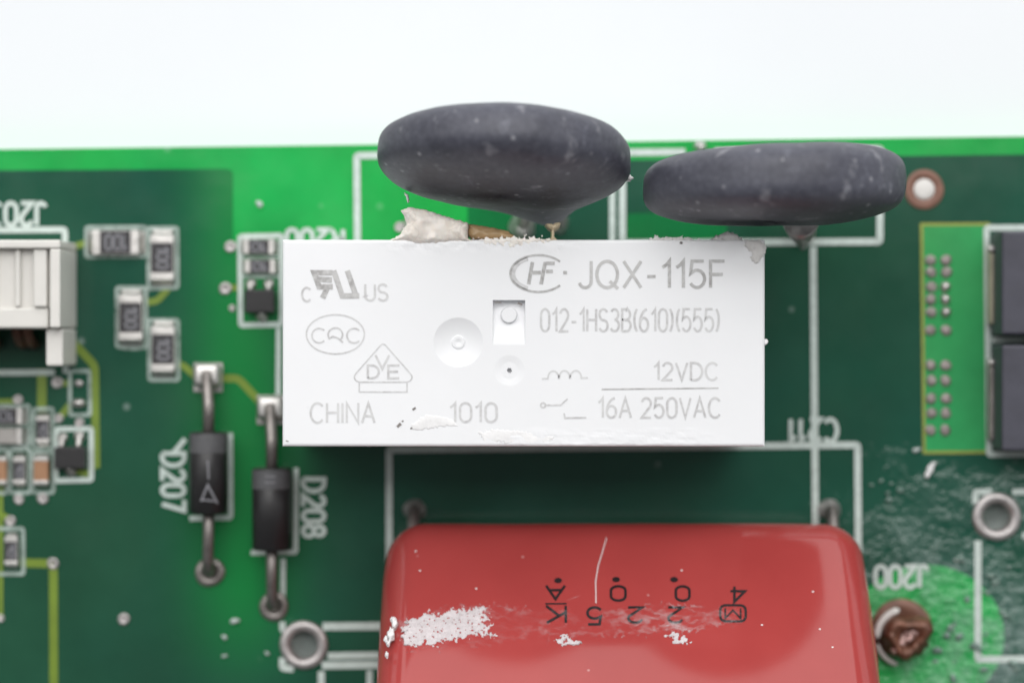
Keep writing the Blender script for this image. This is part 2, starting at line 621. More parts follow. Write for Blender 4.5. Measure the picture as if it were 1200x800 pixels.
def relay_plastic():
    m, nt, bs = mat('relay_white_plastic')
    tc = N(nt, 'ShaderNodeTexCoord').outputs['Object']
    n1 = tex(nt, 180, 5, 0.6, tc)
    base = ramp(nt, n1, 0.3, 0.75, (0.845, 0.848, 0.862, 1), (0.875, 0.878, 0.892, 1))
    sep = N(nt, 'ShaderNodeSeparateXYZ')
    nt.links.new(tc, sep.inputs[0])
    # glue film and a varistor's soft shadow, painted grey on the upper right
    fx = math_(nt, 'MULTIPLY_ADD', sep.outputs['X'], 130.0, -0.85)
    fy = math_(nt, 'MULTIPLY_ADD', sep.outputs['Y'], 330.0, -1.05)
    fm = math_(nt, 'MULTIPLY', math_(nt, 'MINIMUM', math_(nt, 'MAXIMUM', fx, 0.0), 1.0), math_(nt, 'MINIMUM', math_(nt, 'MAXIMUM', fy, 0.0), 1.0))
    st = ramp(nt, tex(nt, 170, 6, 0.6, tc, (1, 2.5, 1)), 0.33, 0.62)
    base = mix(nt, math_(nt, 'MULTIPLY', math_(nt, 'MULTIPLY', fm, st), 0.35), base, (0.74, 0.71, 0.70, 1))
    # tiny grey specks
    vo = N(nt, 'ShaderNodeTexVoronoi')
    vo.inputs['Scale'].default_value = 700
    nt.links.new(tc, vo.inputs['Vector'])
    sp = ramp(nt, vo.outputs['Distance'], 0.03, 0.08, (1, 1, 1, 1), (0, 0, 0, 1))
    sp = math_(nt, 'MULTIPLY', sp, ramp(nt, tex(nt, 140, 2, 0.5, tc), 0.60, 0.72))
    base = mix(nt, math_(nt, 'MULTIPLY', sp, 0.35), base, (0.4, 0.39, 0.38, 1))
    nt.links.new(base, bs.inputs['Base Color'])
    bs.inputs['Roughness'].default_value = 0.48
    bump(nt, bs, tex(nt, 900, 4, 0.6, tc), 0.000012, 0.6)
    return m


M['relay'] = relay_plastic()


def laser_ink(name, c_dark, c_light):
    m, nt, bs = mat(name)
    f = ramp(nt, tex(nt, 3600, 4, 0.7), 0.38, 0.66, c_dark, c_light)
    f2 = mix(nt, ramp(nt, tex(nt, 380, 3, 0.6), 0.42, 0.7), f, c_light)
    nt.links.new(f2, bs.inputs['Base Color'])
    bs.inputs['Roughness'].default_value = 0.6
    return m


M['laser'] = laser_ink('laser_mark', (0.33, 0.32, 0.315, 1), (0.60, 0.595, 0.59, 1))
M['laser_pale'] = laser_ink('pale_laser_mark', (0.52, 0.51, 0.515, 1), (0.70, 0.70, 0.70, 1))


def varistor_epoxy():
    m, nt, bs = mat('varistor_epoxy')
    tc = N(nt, 'ShaderNodeTexCoord').outputs['Object']
    base = ramp(nt, tex(nt, 260, 5, 0.6, tc), 0.3, 0.72, (0.044, 0.045, 0.060, 1), (0.074, 0.076, 0.100, 1))
    dust = ramp(nt, tex(nt, 900, 6, 0.7, tc), 0.56, 0.76)
    dust = math_(nt, 'MULTIPLY', dust, ramp(nt, tex(nt, 130, 3, 0.6, tc), 0.35, 0.7))
    base = mix(nt, math_(nt, 'MULTIPLY', dust, 0.8), base, (0.33, 0.34, 0.40, 1))
    fine = ramp(nt, tex(nt, 2600, 5, 0.7, tc), 0.40, 0.72)
    base = mix(nt, math_(nt, 'MULTIPLY', fine, 0.16), base, (0.28, 0.285, 0.34, 1))
    sm = ramp(nt, tex(nt, 700, 5, 0.6, tc, (1.0, 0.5, 1.0)), 0.62, 0.72)
    base = mix(nt, math_(nt, 'MULTIPLY', sm, 0.55), base, (0.36, 0.36, 0.39, 1))
    vo = N(nt, 'ShaderNodeTexVoronoi')
    vo.inputs['Scale'].default_value = 900
    nt.links.new(tc, vo.inputs['Vector'])
    sp = ramp(nt, vo.outputs['Distance'], 0.07, 0.16, (1, 1, 1, 1), (0, 0, 0, 1))
    sp = math_(nt, 'MULTIPLY', sp, ramp(nt, tex(nt, 300, 2, 0.5, tc), 0.50, 0.60))
    base = mix(nt, math_(nt, 'MULTIPLY', sp, 0.75), base, (0.50, 0.50, 0.53, 1))
    nt.links.new(base, bs.inputs['Base Color'])
    bs.inputs['Roughness'].default_value = 0.5
    bump(nt, bs, tex(nt, 500, 6, 0.58, tc), 0.00007, 0.7)
    return m


M['varistor'] = varistor_epoxy()


def red_epoxy():
    m, nt, bs = mat('red_dipped_epoxy')
    tc = N(nt, 'ShaderNodeTexCoord').outputs['Object']
    base = ramp(nt, tex(nt, 120, 5, 0.55, tc), 0.3, 0.7, (0.385, 0.053, 0.050, 1), (0.44, 0.064, 0.060, 1))
    vo = N(nt, 'ShaderNodeTexVoronoi')
    vo.inputs['Scale'].default_value = 380
    nt.links.new(tc, vo.inputs['Vector'])
    sp = ramp(nt, vo.outputs['Distance'], 0.02, 0.05, (1, 1, 1, 1), (0, 0, 0, 1))
    base = mix(nt, math_(nt, 'MULTIPLY', sp, 0.5), base, (0.75, 0.55, 0.53, 1))
    nt.links.new(base, bs.inputs['Base Color'])
    bs.inputs['Roughness'].default_value = 0.09
    bump(nt, bs, tex(nt, 90, 2, 0.4, tc), 0.00010, 0.2)
    return m


M['red'] = red_epoxy()


def glue_film():
    """thin chalky film: shows the red through it in patches"""
    m, nt, bs = mat('chalky_glue_film')
    bs.inputs['Base Color'].default_value = (0.82, 0.72, 0.73, 1)
    bs.inputs['Roughness'].default_value = 0.7
    a = ramp(nt, tex(nt, 1100, 6, 0.7, None, (1, 2.2, 1)), 0.46, 0.85)
    a = math_(nt, 'MULTIPLY', a, ramp(nt, tex(nt, 210, 3, 0.5), 0.35, 0.62))
    nt.links.new(math_(nt, 'MULTIPLY', a, 0.75), bs.inputs['Alpha'])
    return m


M['film'] = glue_film()

# ------------------------------------------------------------------ setting: the white table
tb = mk('table', box(-420, 420, -420, 420, -40, -1.62, 1.0), M['table'])
tb['kind'] = 'structure'

# ------------------------------------------------------------------ the board
ring_holes = [(356, 755, 16.5), (1168, 605, 16.5)]
holes_mm = [[P(a, b, 0)[:2] for a, b in circle(x, y, r)] for x, y, r in ring_holes]
board_out = [P(a, b, 0)[:2] for a, b in [(-420, 180.5), (1620, 154.5), (1620, 1240), (-420, 1240)]]
board = Thing('circuit_board', 'green printed circuit board with white silkscreen, edge against white table', 'circuit board', (0, 0, -1.6))
v, f = sheet(board_out, holes_mm, 1.6)
mk('substrate', ([(p[0], p[1], p[2] - 0.8) for p in v], f), M['bare'], board)


def hole_px(*ids):
    return [circle(ring_holes[i][0], ring_holes[i][1], ring_holes[i][2] + 0.5) for i in ids]


mk('copper_area', pxsheet(round_pts([(-420, 203), (273, 198), (273, 284), (440, 284), (440, 420), (456, 500), (456, 634), (471, 1240), (-420, 1240)], 8), 0.03, hole_px(0)), M['pour_left'], board)
mk('copper_area', pxsheet(round_pts([(620, 190), (1050, 183), (1620, 176), (1620, 1240), (474, 1240), (459, 634), (459, 500), (620, 500)], 8), 0.03, hole_px(1)), M['pour'], board)
mk('mask_or_shade_patch', pxsheet(round_pts([(735, 250), (852, 249), (852, 300), (735, 300)], 6), 0.045), M['mid'], board)
mk('mask_or_shade_patch', pxsheet(round_pts([(548, 196), (626, 194), (626, 300), (548, 300)], 8), 0.02), M['mid'], board)  # darker green painted behind the fat varistor, standing for its shade
mk('mask_or_shade_patch', pxsheet(circle(1085, 745, 92, 48, 84), 0.045), M['bare'], board)
mk('mask_or_shade_patch', pxsheet(round_pts([(1082, 265), (1160, 264), (1160, 528), (1084, 529)], 3), 0.045), M['field'], board)
mk('field_border', pxribbon([(1160, 262.5), (1080, 263), (1083, 530), (1160, 529.5)], 3.6, 0.055), M['ochre'], board)

# traces
traces = [
    ([(77, 301), (86, 289), (104, 284)], 8), ([(170, 354), (184, 353), (197, 338)], 8), ([(207, 427), (215, 428), (236, 447)], 8),
    ([(260, 443), (279, 443), (306, 472)], 9), ([(76, 391), (111, 428), (112.5, 548)], 9.5), ([(49, 432), (49, 482)], 11),
    ([(69, 490), (82, 474)], 8), ([(66, 449), (84, 449)], 7), ([(24, 659), (62, 660)], 10), ([(62.5, 660), (64, 1100)], 10),
    ([(1, 560), (1, 724)], 5), ([(-30, 586), (12, 608)], 7), ([(262, 337), (285, 337)], 7), ([(-100, 470), (21, 470)], 6),
    ([(90, 552), (104, 556), (112.5, 540)], 7)]
for i, (p, w) in enumerate(traces):
    mk('trace', pxribbon(p, w, 0.05 + 0.006 * (i % 3), rnd=6 if len(p) > 2 else 0), M['trace'], board)

# silkscreen outlines
silk = [
    ([(-60, 270), (76, 269), (77, 437)], 7, False), ([(-60, 437), (64, 436)], 7, False),
    ([(101, 266.5), (171, 266), (171, 300), (101, 301)], 5, True), ([(174, 267.5), (207.5, 267), (208, 337), (174, 338)], 5, True),
    ([(137, 337), (171, 337), (171, 407), (154, 408), (137, 406)], 5, True), ([(174.5, 375), (208.5, 375), (209, 445), (175, 445)], 5, True),
    ([(281, 277), (330, 276), (330, 380), (282, 381)], 6, True), ([(284, 301), (327, 300.5)], 4, False), ([(284, 324), (327, 323.5)], 5, False),
    ([(82, 434.5), (105, 434.5), (105.5, 486), (82, 486)], 5, True),
    ([(66, 502.5), (107, 502), (107, 562), (65, 563)], 6, True),
    ([(-60, 475.5), (34, 475), (34, 521), (-60, 522)], 5, True), ([(-56, 498.5), (31, 498)], 4, False),
    ([(39, 479), (62, 478.5), (62, 524), (39, 524)], 5, True), ([(38.5, 529), (62.5, 529), (62.5, 577), (38.5, 577)], 5, True),
    ([(12, 526), (35, 526), (35, 577), (12, 577)], 5, True), ([(-60, 526), (8.5, 526), (8.5, 577.5), (-60, 577.5)], 5, True),
    ([(-10, 619), (27, 619), (27.5, 672), (-10, 672)], 5, True),
    ([(222, 607), (270.5, 606), (270, 507)], 6, False), ([(204, 530), (217, 514)], 6, False),
    ([(294, 647), (346.5, 646.5), (347, 548)], 6, False), ([(326.5, 384), (326, 462)], 6, False), ([(332, 654), (331.5, 700)], 6, False),
    ([(443, 182), (418, 182.5), (419, 300)], 8, False), ([(442, 182), (803, 178)], 8, False), ([(717.5, 190), (717.5, 300)], 7, False),
    ([(729.5, 185), (729.5, 300)], 8, False), ([(838, 177.5), (1032, 174.5), (1031, 283), (735, 285)], 8, False),
    ([(953, 289), (956, 660)], 8, False),
    ([(456, 660), (456, 526.5), (1005, 521), (1006, 660)], 8, False),
    ([(1146, 633), (1146, 772), (1300, 771)], 8, False), ([(1162, 575.5), (1143, 576), (1143, 590)], 7, False), ([(1186, 576), (1300, 575)], 7, False),
    ([(1198, 627), (1300, 626)], 7, False), ([(1300, 266), (1156, 267), (1159, 532), (1300, 532)], 7, False), ([(1162, 398), (1300, 397)], 7, False),
    ([(378, 733.5), (452, 733)], 9, False), ([(384, 768), (452, 767)], 8, False), ([(377, 779), (452, 778)], 9, False),
    ([(376.5, 786), (376.5, 860)], 8, False), ([(433, 785), (433, 860)], 7, False),
    ([(331, 728), (331, 738), (343, 738)], 7, False), ([(331, 770), (331, 782), (344, 783)], 8, False)]
for i, (p, w, c) in enumerate(silk):
    thin = w <= 5
    mk('silkscreen_outline', pxribbon(p, w * (0.9 if thin else 1.0), 0.075 + 0.006 * (i % 5), c, rnd=3), M['silk_worn' if thin else 'silk'], board)
for s, b, r in [('J203', (-12, 238, 53, 264), 180), ('R200', (336, 269, 402, 291), 180), ('D207', (190, 531, 216, 598), 90),
                ('D208', (355, 561, 380, 628), 90), ('C211', (926, 491, 981, 517), 180), ('J200', (1026, 663, 1087, 688), 180)]:
    mk('silkscreen_text', stroke_mesh(stroke_text(s, *b, rot=r), 5.2, 0.108), M['silk'], board)

# vias and pads
vias = [(21, 468, 6), (67, 448, 7), (69, 490, 5.5), (93, 495, 5.5), (22, 585, 6), (50, 584, 6.5), (12, 610, 6.5), (62, 660, 7), (145, 725, 7), (0, 724, 5),
        (270, 289, 7), (264, 338, 7.5), (272, 361, 4), (468, 266, 6)]
for x, y, r in vias:
    c = P(x, y, 0.1)
    rr = r / S(0)
    mk('via', lathe(c[0], c[1], [(rr, 0.055), (rr, 0.10), (rr * 0.75, 0.15), (rr * 0.4, 0.13), (rr * 0.3, 0.06), (0.001, 0.055)], 20, 0.03), M['tin'], board, smooth=True)
rows = [(305, 0), (319, 0), (336, 1), (351, 1), (366, 1), (387, 0), (428, 0), (446, 0), (467, 0), (484, 0), (504, 0)]
for y, br in rows:
    for k, x in enumerate((1091, 1108.5)):
        c = P(x + random.uniform(-0.8, 0.8), y, 0.1)
        rr = 6.6 / S(0)
        big = br and k == 1
        prof = [(rr, 0.06), (rr * 0.95, 0.12), (rr * 0.7, 0.34 if big else 0.17), (rr * 0.35, 0.44 if big else 0.19), (0.001, 0.47 if big else 0.17)]
        mk('solder_pin', lathe(c[0], c[1], prof, 18, 0.05), M['solder'] if big else M['dull_tin'], board, smooth=True)
# the two bare eyelets
for x, y, _ in ring_holes:
    c = P(x, y, 0.1)
    mk('hole_shade_disc', lathe(c[0], c[1], [(0.905, -0.75), (0.5, -0.8), (0.001, -0.82)], 24), M['hole_shade'], board, smooth=True)  # added disc, its dark colour standing for the dimness inside the hole
    mk('eyelet', lathe(c[0], c[1], [(1.60, 0.11), (1.58, 0.22), (1.42, 0.33), (1.15, 0.33), (0.96, 0.22), (0.91, 0.05), (0.91, -1.55)], 40, 0.008), M['tin'], board, smooth=True)
# filled fixing point by the edge
c = P(1083, 222, 0.1)
mk('brown_ring', lathe(c[0], c[1], [(1.30, 0.105), (1.26, 0.13), (0.72, 0.13), (0.70, 0.105)], 36, 0.01), M['brown_pad'], board, smooth=True)
mk('pad_fill', lathe(c[0], c[1], [(0.70, 0.10), (0.66, 0.17), (0.4, 0.21), (0.001, 0.22)], 30), M['ceramic'], board, smooth=True)
# two solder blobs of the unpopulated outline
for (x, y, w, h, hh, mt) in [(92.5, 449, 11, 8, 0.16, 'tin'), (92.5, 472, 17, 11, 0.5, 'solder')]:
    c = P(x, y, 0.1)
    rr = w / 2 / S(0)
    mk('solder_pad', lathe(c[0], c[1], [(rr, 0.11), (rr * 0.95, 0.11 + hh * 0.5), (rr * 0.6, 0.11 + hh * 0.9), (0.001, 0.11 + hh)], 20, 0.05, 1, h / w), M[mt], board, smooth=True)
# solder joints of varistors at the board
for (x, y, r, h) in [(612, 265, 17, 1.1), (656, 263, 11, 1.4), (821, 173, 8, 0.6), (941, 272, 15, 1.2), (480, 262, 8, 0.5)]:
    c = P(x, y, 0.1)
    rr = r / S(0)
    mk('solder_joint', lathe(c[0], c[1], [(rr, 0.10), (rr * 0.8, 0.10 + h * 0.3), (rr * 0.5, 0.1 + h * 0.7), (rr * 0.25, 0.1 + h), (0.001, 0.12 + h)], 24, 0.08), M['solder'], board, smooth=True)

# ------------------------------------------------------------------ relay
RZ = 15.7
xl, yt, _ = P(331, 281, RZ)
xr, yb, _ = P(896.3, 522.8, RZ)
rc = ((xl + xr) / 2, (yt + yb) / 2)
relay = Thing('power_relay', 'white plastic box relay printed with grey letters between varistors and red capacitor', 'relay', (rc[0], rc[1], 0.1))
s15 = S(RZ)


def relay_h(px, py):
    """height of the relay lid (mm relative to its top), features at photo pixel places"""
    h = 0.0
    d = math.hypot(px - 537, py - 401)
    R = 29.0
    if d < R:                                         # shallow cup with a gate nub
        h = min(h, -0.30 * (1 - (d / R) ** 2.0))
        if d < 8.5:
            h = -0.29 + 0.08 * (1 if 4.5 < d else max(0.15, d / 4.5)) * (1.0 if d < 7.2 else (8.5 - d) / 1.3)
    d = math.hypot(px - 597, py - 434)
    if d < 18:
        h = min(h, -0.055 * min(1, (18 - d) / 8.0))
        if d < 2.6:
            h -= 0.5
    if 578 <= px <= 615 and 352 <= py <= 404:          # sloping pocket, deep at its upper end
        t = (py - 352) / 52.0
        h = -0.80 * max(0.0, 1 - t) ** 1.2
        dd = math.hypot(px - 596.5, py - 369)
        if dd < 9.6:
            h = -0.05 - (0.1 if dd > 8.8 else 0.0)
    # rubbed glue along the top right and the lower rim
    g = max(0, min(1, (px - 745) / 60)) * max(0, min(1, (322 - py) / 34))
    h += 0.05 * g * nz(px, py, 0.035, 3.3, 4)
    g2 = max(0, min(1, (py - 500) / 12)) * max(0, min(1, (px - 555) / 30)) * max(0, min(1, (860 - px) / 60))
    h += 0.03 * g2 * (0.4 + nz(px, py * 2.2, 0.05, 8.1, 4))
    g3 = max(0, min(1, (300 - py) / 14)) * max(0, min(1, (px - 440) / 20)) * max(0, min(1, (700 - px) / 40))
    h += 0.045 * g3 * nz(px, py, 0.07, 5.1, 4)
    e = min(px - 331, 896.3 - px, py - 281, 522.8 - py)
    if e < 4.0:
        h -= 0.16 * (1 - math.sqrt(max(0, 1 - (1 - e / 4.0) ** 2)))
    return h


def lines(lo, hi, step, fine):
    a = list(np.arange(lo, hi, step)) + [hi]
    for f0, f1, st in fine:
        a += list(np.arange(f0, f1 + st / 2, st))
    a = sorted(a)
    out = [a[0]]
    for q in a[1:]:
        if q - out[-1] > 0.22:
            out.append(q)
    out[-1] = hi
    return out


gx = lines(331, 896.3, 3.0, [(331, 336, 0.5), (891, 896.3, 0.5), (505, 570, 1.0), (576.5, 617.5, 0.5)])
gy = lines(281, 522.8, 3.0, [(281, 286, 0.5), (518, 522.8, 0.5), (350.5, 407, 0.5), (407, 455, 1.0)])
V, F = [], []
nx, ny = len(gx), len(gy)
for py in gy:
    for px in gx:
        a, b, _ = P(px, py, RZ)
        V.append((a, b, RZ + relay_h(px, py)))
for j in range(ny - 1):
    for i in range(nx - 1):
        F.append((j * nx + i, (j + 1) * nx + i, (j + 1) * nx + i + 1, j * nx + i + 1))
rim = [i for i in range(nx)] + [j * nx + nx - 1 for j in range(1, ny)] + [(ny - 1) * nx + i for i in range(nx - 2, -1, -1)] + [j * nx for j in range(ny - 2, 0, -1)]
n0 = len(V)
for k in rim:
    V.append((V[k][0], V[k][1], 0.55))
for k in range(len(rim)):
    k2 = (k + 1) % len(rim)
    F.append((rim[k], rim[k2], n0 + k2, n0 + k))
F.append(tuple(n0 + k for k in range(len(rim))))
case = mk('case', (V, F), M['relay'], relay, smooth=False)
for k, (dx, dy) in enumerate([(-12.2, 4), (-12.2, -4), (8, 4), (8, -4), (12.5, 4), (12.5, -4)]):
    mk('pin', box(rc[0] + dx - 0.4, rc[0] + dx + 0.4, rc[1] + dy - 0.25, rc[1] + dy + 0.25, 0.11, 0.6), M['solder'], relay)


def strokes(name, polys, w, m='laser', closed=False):
    parts = []
    for k, p in enumerate(polys):
        vv, ff = ribbon(p, w, closed)
        parts.append(([(P(a, b, RZ)[0], P(a, b, RZ)[1], RZ + 0.02 + 0.003 * (k % 4)) for a, b in vv], [tuple(reversed(q)) for q in ff]))
    return mk(name, join(*parts), M[m], relay, case)


RTEXT = []
for s, b, m in [('JQX-115F', (679, 306, 849, 337), 'laser'), ('012-1HS3B(610)(555)', (634, 362, 843, 388), 'laser_pale'),
                ('12VDC', (766, 425, 841, 445), 'laser_pale'), ('16A 250VAC', (701, 466, 844, 489), 'laser_pale'),
                ('CHINA', (364, 472, 439, 495), 'laser_pale'), ('1010', (527, 472, 582, 494), 'laser_pale'),
                ('C', (354, 337, 364, 353), 'laser_pale'), ('US', (428, 333, 454, 352), 'laser_pale'),
                ('V', (440, 416, 456, 432), 'laser_pale'), ('D', (431, 428, 444, 443), 'laser_pale'), ('E', (455, 428, 468, 443), 'laser_pale')]:
    RTEXT.append((s, b, m))
for s, b, m in RTEXT:
    strokes('printed_text', stroke_text(s, *b, gap=0.2), 3.8 if m == 'laser' else 2.7, m)
# CQC oval
strokes('printed_oval', [circle(393, 391.5, 34, 48, 23)], 1.8, 'laser_pale', True)


def arc(cx, cy, rx, ry, a0, a1, n=16):
    return [(cx + rx * math.cos(math.radians(a0 + (a1 - a0) * k / n)), cy - ry * math.sin(math.radians(a0 + (a1 - a0) * k / n))) for k in range(n + 1)]


strokes('printed_text', [arc(374, 393, 8.5, 8.5, 45, 315), arc(393, 392, 8.5, 8, -40, 220), [(385, 397), (390, 394), (396, 396), (402, 401)], arc(415, 393, 8.5, 8.5, 45, 315)], 2.0, 'laser_pale')
# triangle mark on a pedestal
strokes('printed_triangle', [round_pts([(449, 401), (484, 441), (480, 447.5), (418, 447.5), (414, 441)], 5)], 1.6, 'laser_pale', True)
strokes('printed_pedestal', [[(421, 448.5), (421, 459), (477, 459), (477, 448.5)]], 1.6, 'laser_pale')
# slanted reversed R and U mark
strokes('printed_logo', [[(390, 319.5), (368, 319.5), (374, 336), (390, 336)], [(371, 327), (389, 328)], [(391, 317), (401, 346.5), (421, 346.5)], [(384, 336), (378, 349)], [(407, 317), (417, 346)]], 6.4, 'laser')
# HF oval
strokes('printed_oval', [arc(631, 320.5, 33, 21.5, 40, 320, 40)], 2.6, 'laser')
strokes('printed_oval', [arc(631, 320.5, 29.5, 19, 115, 245, 24)], 4.5, 'laser_pale')
strokes('printed_logo', [[(624, 307), (619.5, 333)], [(639, 307), (634, 333)], [(623, 319.5), (634, 319.5)], [(639.5, 308.5), (650, 308.5)], [(640, 318), (648, 318)]], 4.2, 'laser')
strokes('printed_logo', [[(660, 319.5), (664.5, 319.5)]], 4.0, 'laser')
# coil, contact and rule
strokes('printed_coil', [[(635, 443.5), (642, 443.5)] + arc(648.5, 442.5, 6.3, 8, 180, 0, 10) + arc(661.5, 442.5, 6.3, 8.5, 180, 0, 10) + arc(674.8, 442.5, 6.5, 8.5, 180, 0, 10) + [(682, 442.5), (689, 442.5)]], 2.0, 'laser_pale')
strokes('printed_contact', [[(639, 474.5), (657, 474.5), (665, 467)], [(661, 484), (662, 489.5), (687, 489)], circle(636.5, 474.5, 2.8, 12) + [(639.3, 474.5)]], 2.0, 'laser_pale')
strokes('printed_rule', [[(705, 456), (842, 454.5)]], 1.6, 'laser')
# scuffs
for pts, w in [([(465, 500), (467, 498.5), (470, 496)], 3.4), ([(471, 494), (472.5, 492.5)], 1.4), ([(483, 480), (487, 477.5)], 2.6), ([(797, 284), (800, 285)], 2.8), ([(335, 516), (338, 517)], 1.2), ([(481, 502), (483, 501)], 2), ([(580, 354), (588, 354.5)], 1.6), ([(607, 355), (612, 357)], 2.4)]:
    vv, ff = ribbon(pts, w)
    mk('scuff', ([(P(a + random.uniform(-.6, .6), b + random.uniform(-.6, .6), RZ)[0], P(a, b, RZ)[1], RZ + 0.03) for a, b in vv], [tuple(reversed(q)) for q in ff]), M['dirt'], relay, case)

# ------------------------------------------------------------------ glue on the relay
ip = lambda z: (lambda x, y, h: P(x, y, z)[:2] + (z + h,))
ib = lambda z, zb: (lambda x, y: P(x, y, z)[:2] + (zb,))
single('silicone_lump', 'cream silicone lump bridging the relay edge and the tilted varistor', 'glue',
       blob([(463, 242), (469, 247), (480, 242), (500, 246), (522, 253), (549, 261), (549, 279), (560, 284), (530, 284), (505, 287), (488, 287), (474, 283), (452, 283), (468, 275), (476, 262), (473, 252)],
            ip(15.35), ib(15.35, 12.4), 0.75, 16, 0.22, 0.7, 0.7, 1.0, rf=0.05, ro=2), M['cream'], smooth=True)
single('brown_glue', 'translucent brown glue wedge beside the cream silicone lump', 'glue',
       blob([(549, 262), (562, 264), (580, 267), (596, 271), (605, 278), (600, 281), (552, 281), (548, 275)], ip(14.9), ib(14.9, 12.0), 0.5, 8, 0.12, 0.7, 0.5, 4.0, rf=0.08, ro=2), M['brown_glue'], smooth=True)
single('glue_pillar', 'small tan glue stub joining the relay edge to the varistor neck', 'glue',
       blob([(638, 262), (657, 261), (655, 267), (650, 271), (650, 278), (656, 283), (642, 283), (646, 277), (646, 270)], ip(15.2), ib(15.2, 11.5), 0.45, 5, 0.08, 0.7, 0.8, 6.0), M['tan_glue'], smooth=True)
single('glue_film', 'thin ragged cream glue film along the relay edge under the varistor neck', 'glue',
       blob([(555, 280), (600, 277), (640, 278), (648, 282), (625, 286), (600, 288), (570, 286)], ip(15.66), ib(15.66, 15.1), 0.07, 5, 0.02, 0.8, 3.0, 11.0), M['cream'], smooth=True)
single('glue_corner', 'grey white glue tag wrapped over the relay corner', 'glue',
       blob([(872, 280), (890, 281), (897, 287), (898, 296), (893, 304), (886, 311), (880, 306), (878, 295), (872, 288)], ip(15.62), ib(15.62, 15.0), 0.22, 6, 0.06, 0.8, 1.5, 14.0), M['grey_glue'], smooth=True)
single('glue_flap', 'low grey glue flap standing on the relay edge below the scratched varistor', 'glue',
       blob([(831, 281), (842, 275), (853, 271), (862, 273), (870, 280), (868, 283), (832, 283)], ip(15.2), ib(15.2, 14.2), 0.35, 6, 0.06, 0.8, 1.2, 17.0), M['grey_glue'], smooth=True)
single('glue_shred', 'short white glue shreds stuck along the relay edge between the varistors', 'glue',
       blob([(762, 281), (768, 276), (774, 279), (782, 276), (790, 279), (800, 277), (812, 279), (822, 280), (822, 283), (762, 283)], ip(15.5), ib(15.5, 15.0), 0.15, 4, 0.05, 0.7, 2.2, 21.0), M['grey_glue'], smooth=True)
single('glue_dab', 'flat white glue dab beside the four digit code on the relay', 'glue',
       blob([(482, 497), (500, 485), (520, 488), (534, 493), (536, 499), (515, 500), (492, 504), (482, 503)], ip(15.705), ib(15.705, 15.6), 0.03, 12, 0.006, 0.8, 1.2, 31.0), M['crumb'], smooth=True)
single('glue_dab', 'rough white glue patch on the lower relay rim under the code', 'glue',
       blob([(560, 506), (585, 502), (620, 506), (650, 512), (640, 520), (600, 520), (568, 517)], ip(15.70), ib(15.70, 15.55), 0.02, 12, 0.006, 1.0, 2.0, 37.0), M['crumb'], smooth=True)
single('glue_crumb', 'tiny white glue crumb clinging to the right side of the relay', 'glue',
       blob([(894, 398), (898, 397), (901, 400), (898, 404), (894, 404)], ip(15.4), ib(15.4, 14.9), 0.2, 3, 0.05, 0.6, 1.0, 41.0), M['crumb'], smooth=True)

# ------------------------------------------------------------------ varistors


def varistor(label, cpx, cpy, zc, R, T, lean, yaw, roll, neck_du, neck_len, neck_push, leads, expo=2.35, asym=0.0):
    c = Vector(P(cpx, cpy, zc))
    base = (c.x, c.y, 0.1)
    th = Thing('disc_varistor', label, 'varistor', base)
    nu, nv = 120, 48
    V, F = [], []
    rot = Matrix.Rotation(math.radians(yaw), 4, 'Z') @ Matrix.Rotation(-math.radians(lean), 4, 'X') @ Matrix.Rotation(math.radians(roll), 4, 'Y')
    pw = lambda a, e: math.copysign(abs(a) ** e, a)
    tip = None
    for j in range(nv + 1):
        vv = -math.pi / 2 + math.pi * j / nv
        for i in range(nu):
            u = 2 * math.pi * i / nu
            du = (u - (1.5 * math.pi + neck_du) + math.pi) % (2 * math.pi) - math.pi
            bmp = math.exp(-abs(du / 0.30) ** 1.4)
            rho = pw(math.cos(vv), 2 / expo)
            rad = R * (1 + 0.012 * math.sin(2 * u + 1) + asym * math.cos(u)) + neck_len * bmp * rho ** 3
            x = rad * rho * math.cos(u)
            z = rad * rho * math.sin(u)
            th_l = T / 2 * (1 - 0.30 * bmp * rho ** 2) * (1 + 0.05 * math.sin(u + 2))
            y = th_l * pw(math.sin(vv), 2 / expo) - neck_push * bmp * rho ** 4
            p = Vector((x, y, z))
            d = 0.16 * noise.fractal(p * 0.20 + Vector((cpx, 0, 0)), 1.0, 2.0, 3)
            p += p.normalized() * d
            V.append(tuple(rot @ p + c))
    for j in range(nv):
        for i in range(nu):
            F.append((j * nu + i, j * nu + (i + 1) % nu, (j + 1) * nu + (i + 1) % nu, (j + 1) * nu + i))
    bm = bmesh.new()
    vs = [bm.verts.new(p) for p in V]
    for q in F:
        try:
            bm.faces.new([vs[k] for k in q])
        except ValueError:
            pass
    bmesh.ops.remove_doubles(bm, verts=bm.verts, dist=0.002)
    bmesh.ops.recalc_face_normals(bm, faces=bm.faces)
    bm.verts.index_update()
    vf = [tuple(v.co) for v in bm.verts], [tuple(v.index for v in q.verts) for q in bm.faces]
    bm.free()
    mk('body', vf, M['varistor'], th, smooth=True)
    un = 1.5 * math.pi + neck_du
    for (ddx, (bx_, by_)) in leads:
        a = rot @ Vector(((R + neck_len * 0.5) * math.cos(un) + ddx, -neck_push * 0.5, (R + neck_len * 0.55) * math.sin(un))) + c
        b = Vector(P(bx_, by_, 0.3))
        m_ = a.lerp(b, 0.45) + Vector((0, 0, -0.4))
        mk('lead', tube([a + Vector((0, 0.2, 1.0)), a, m_, b.lerp(m_, 0.3), b], 0.4, 10), M['lead'], th, smooth=True)
    return th


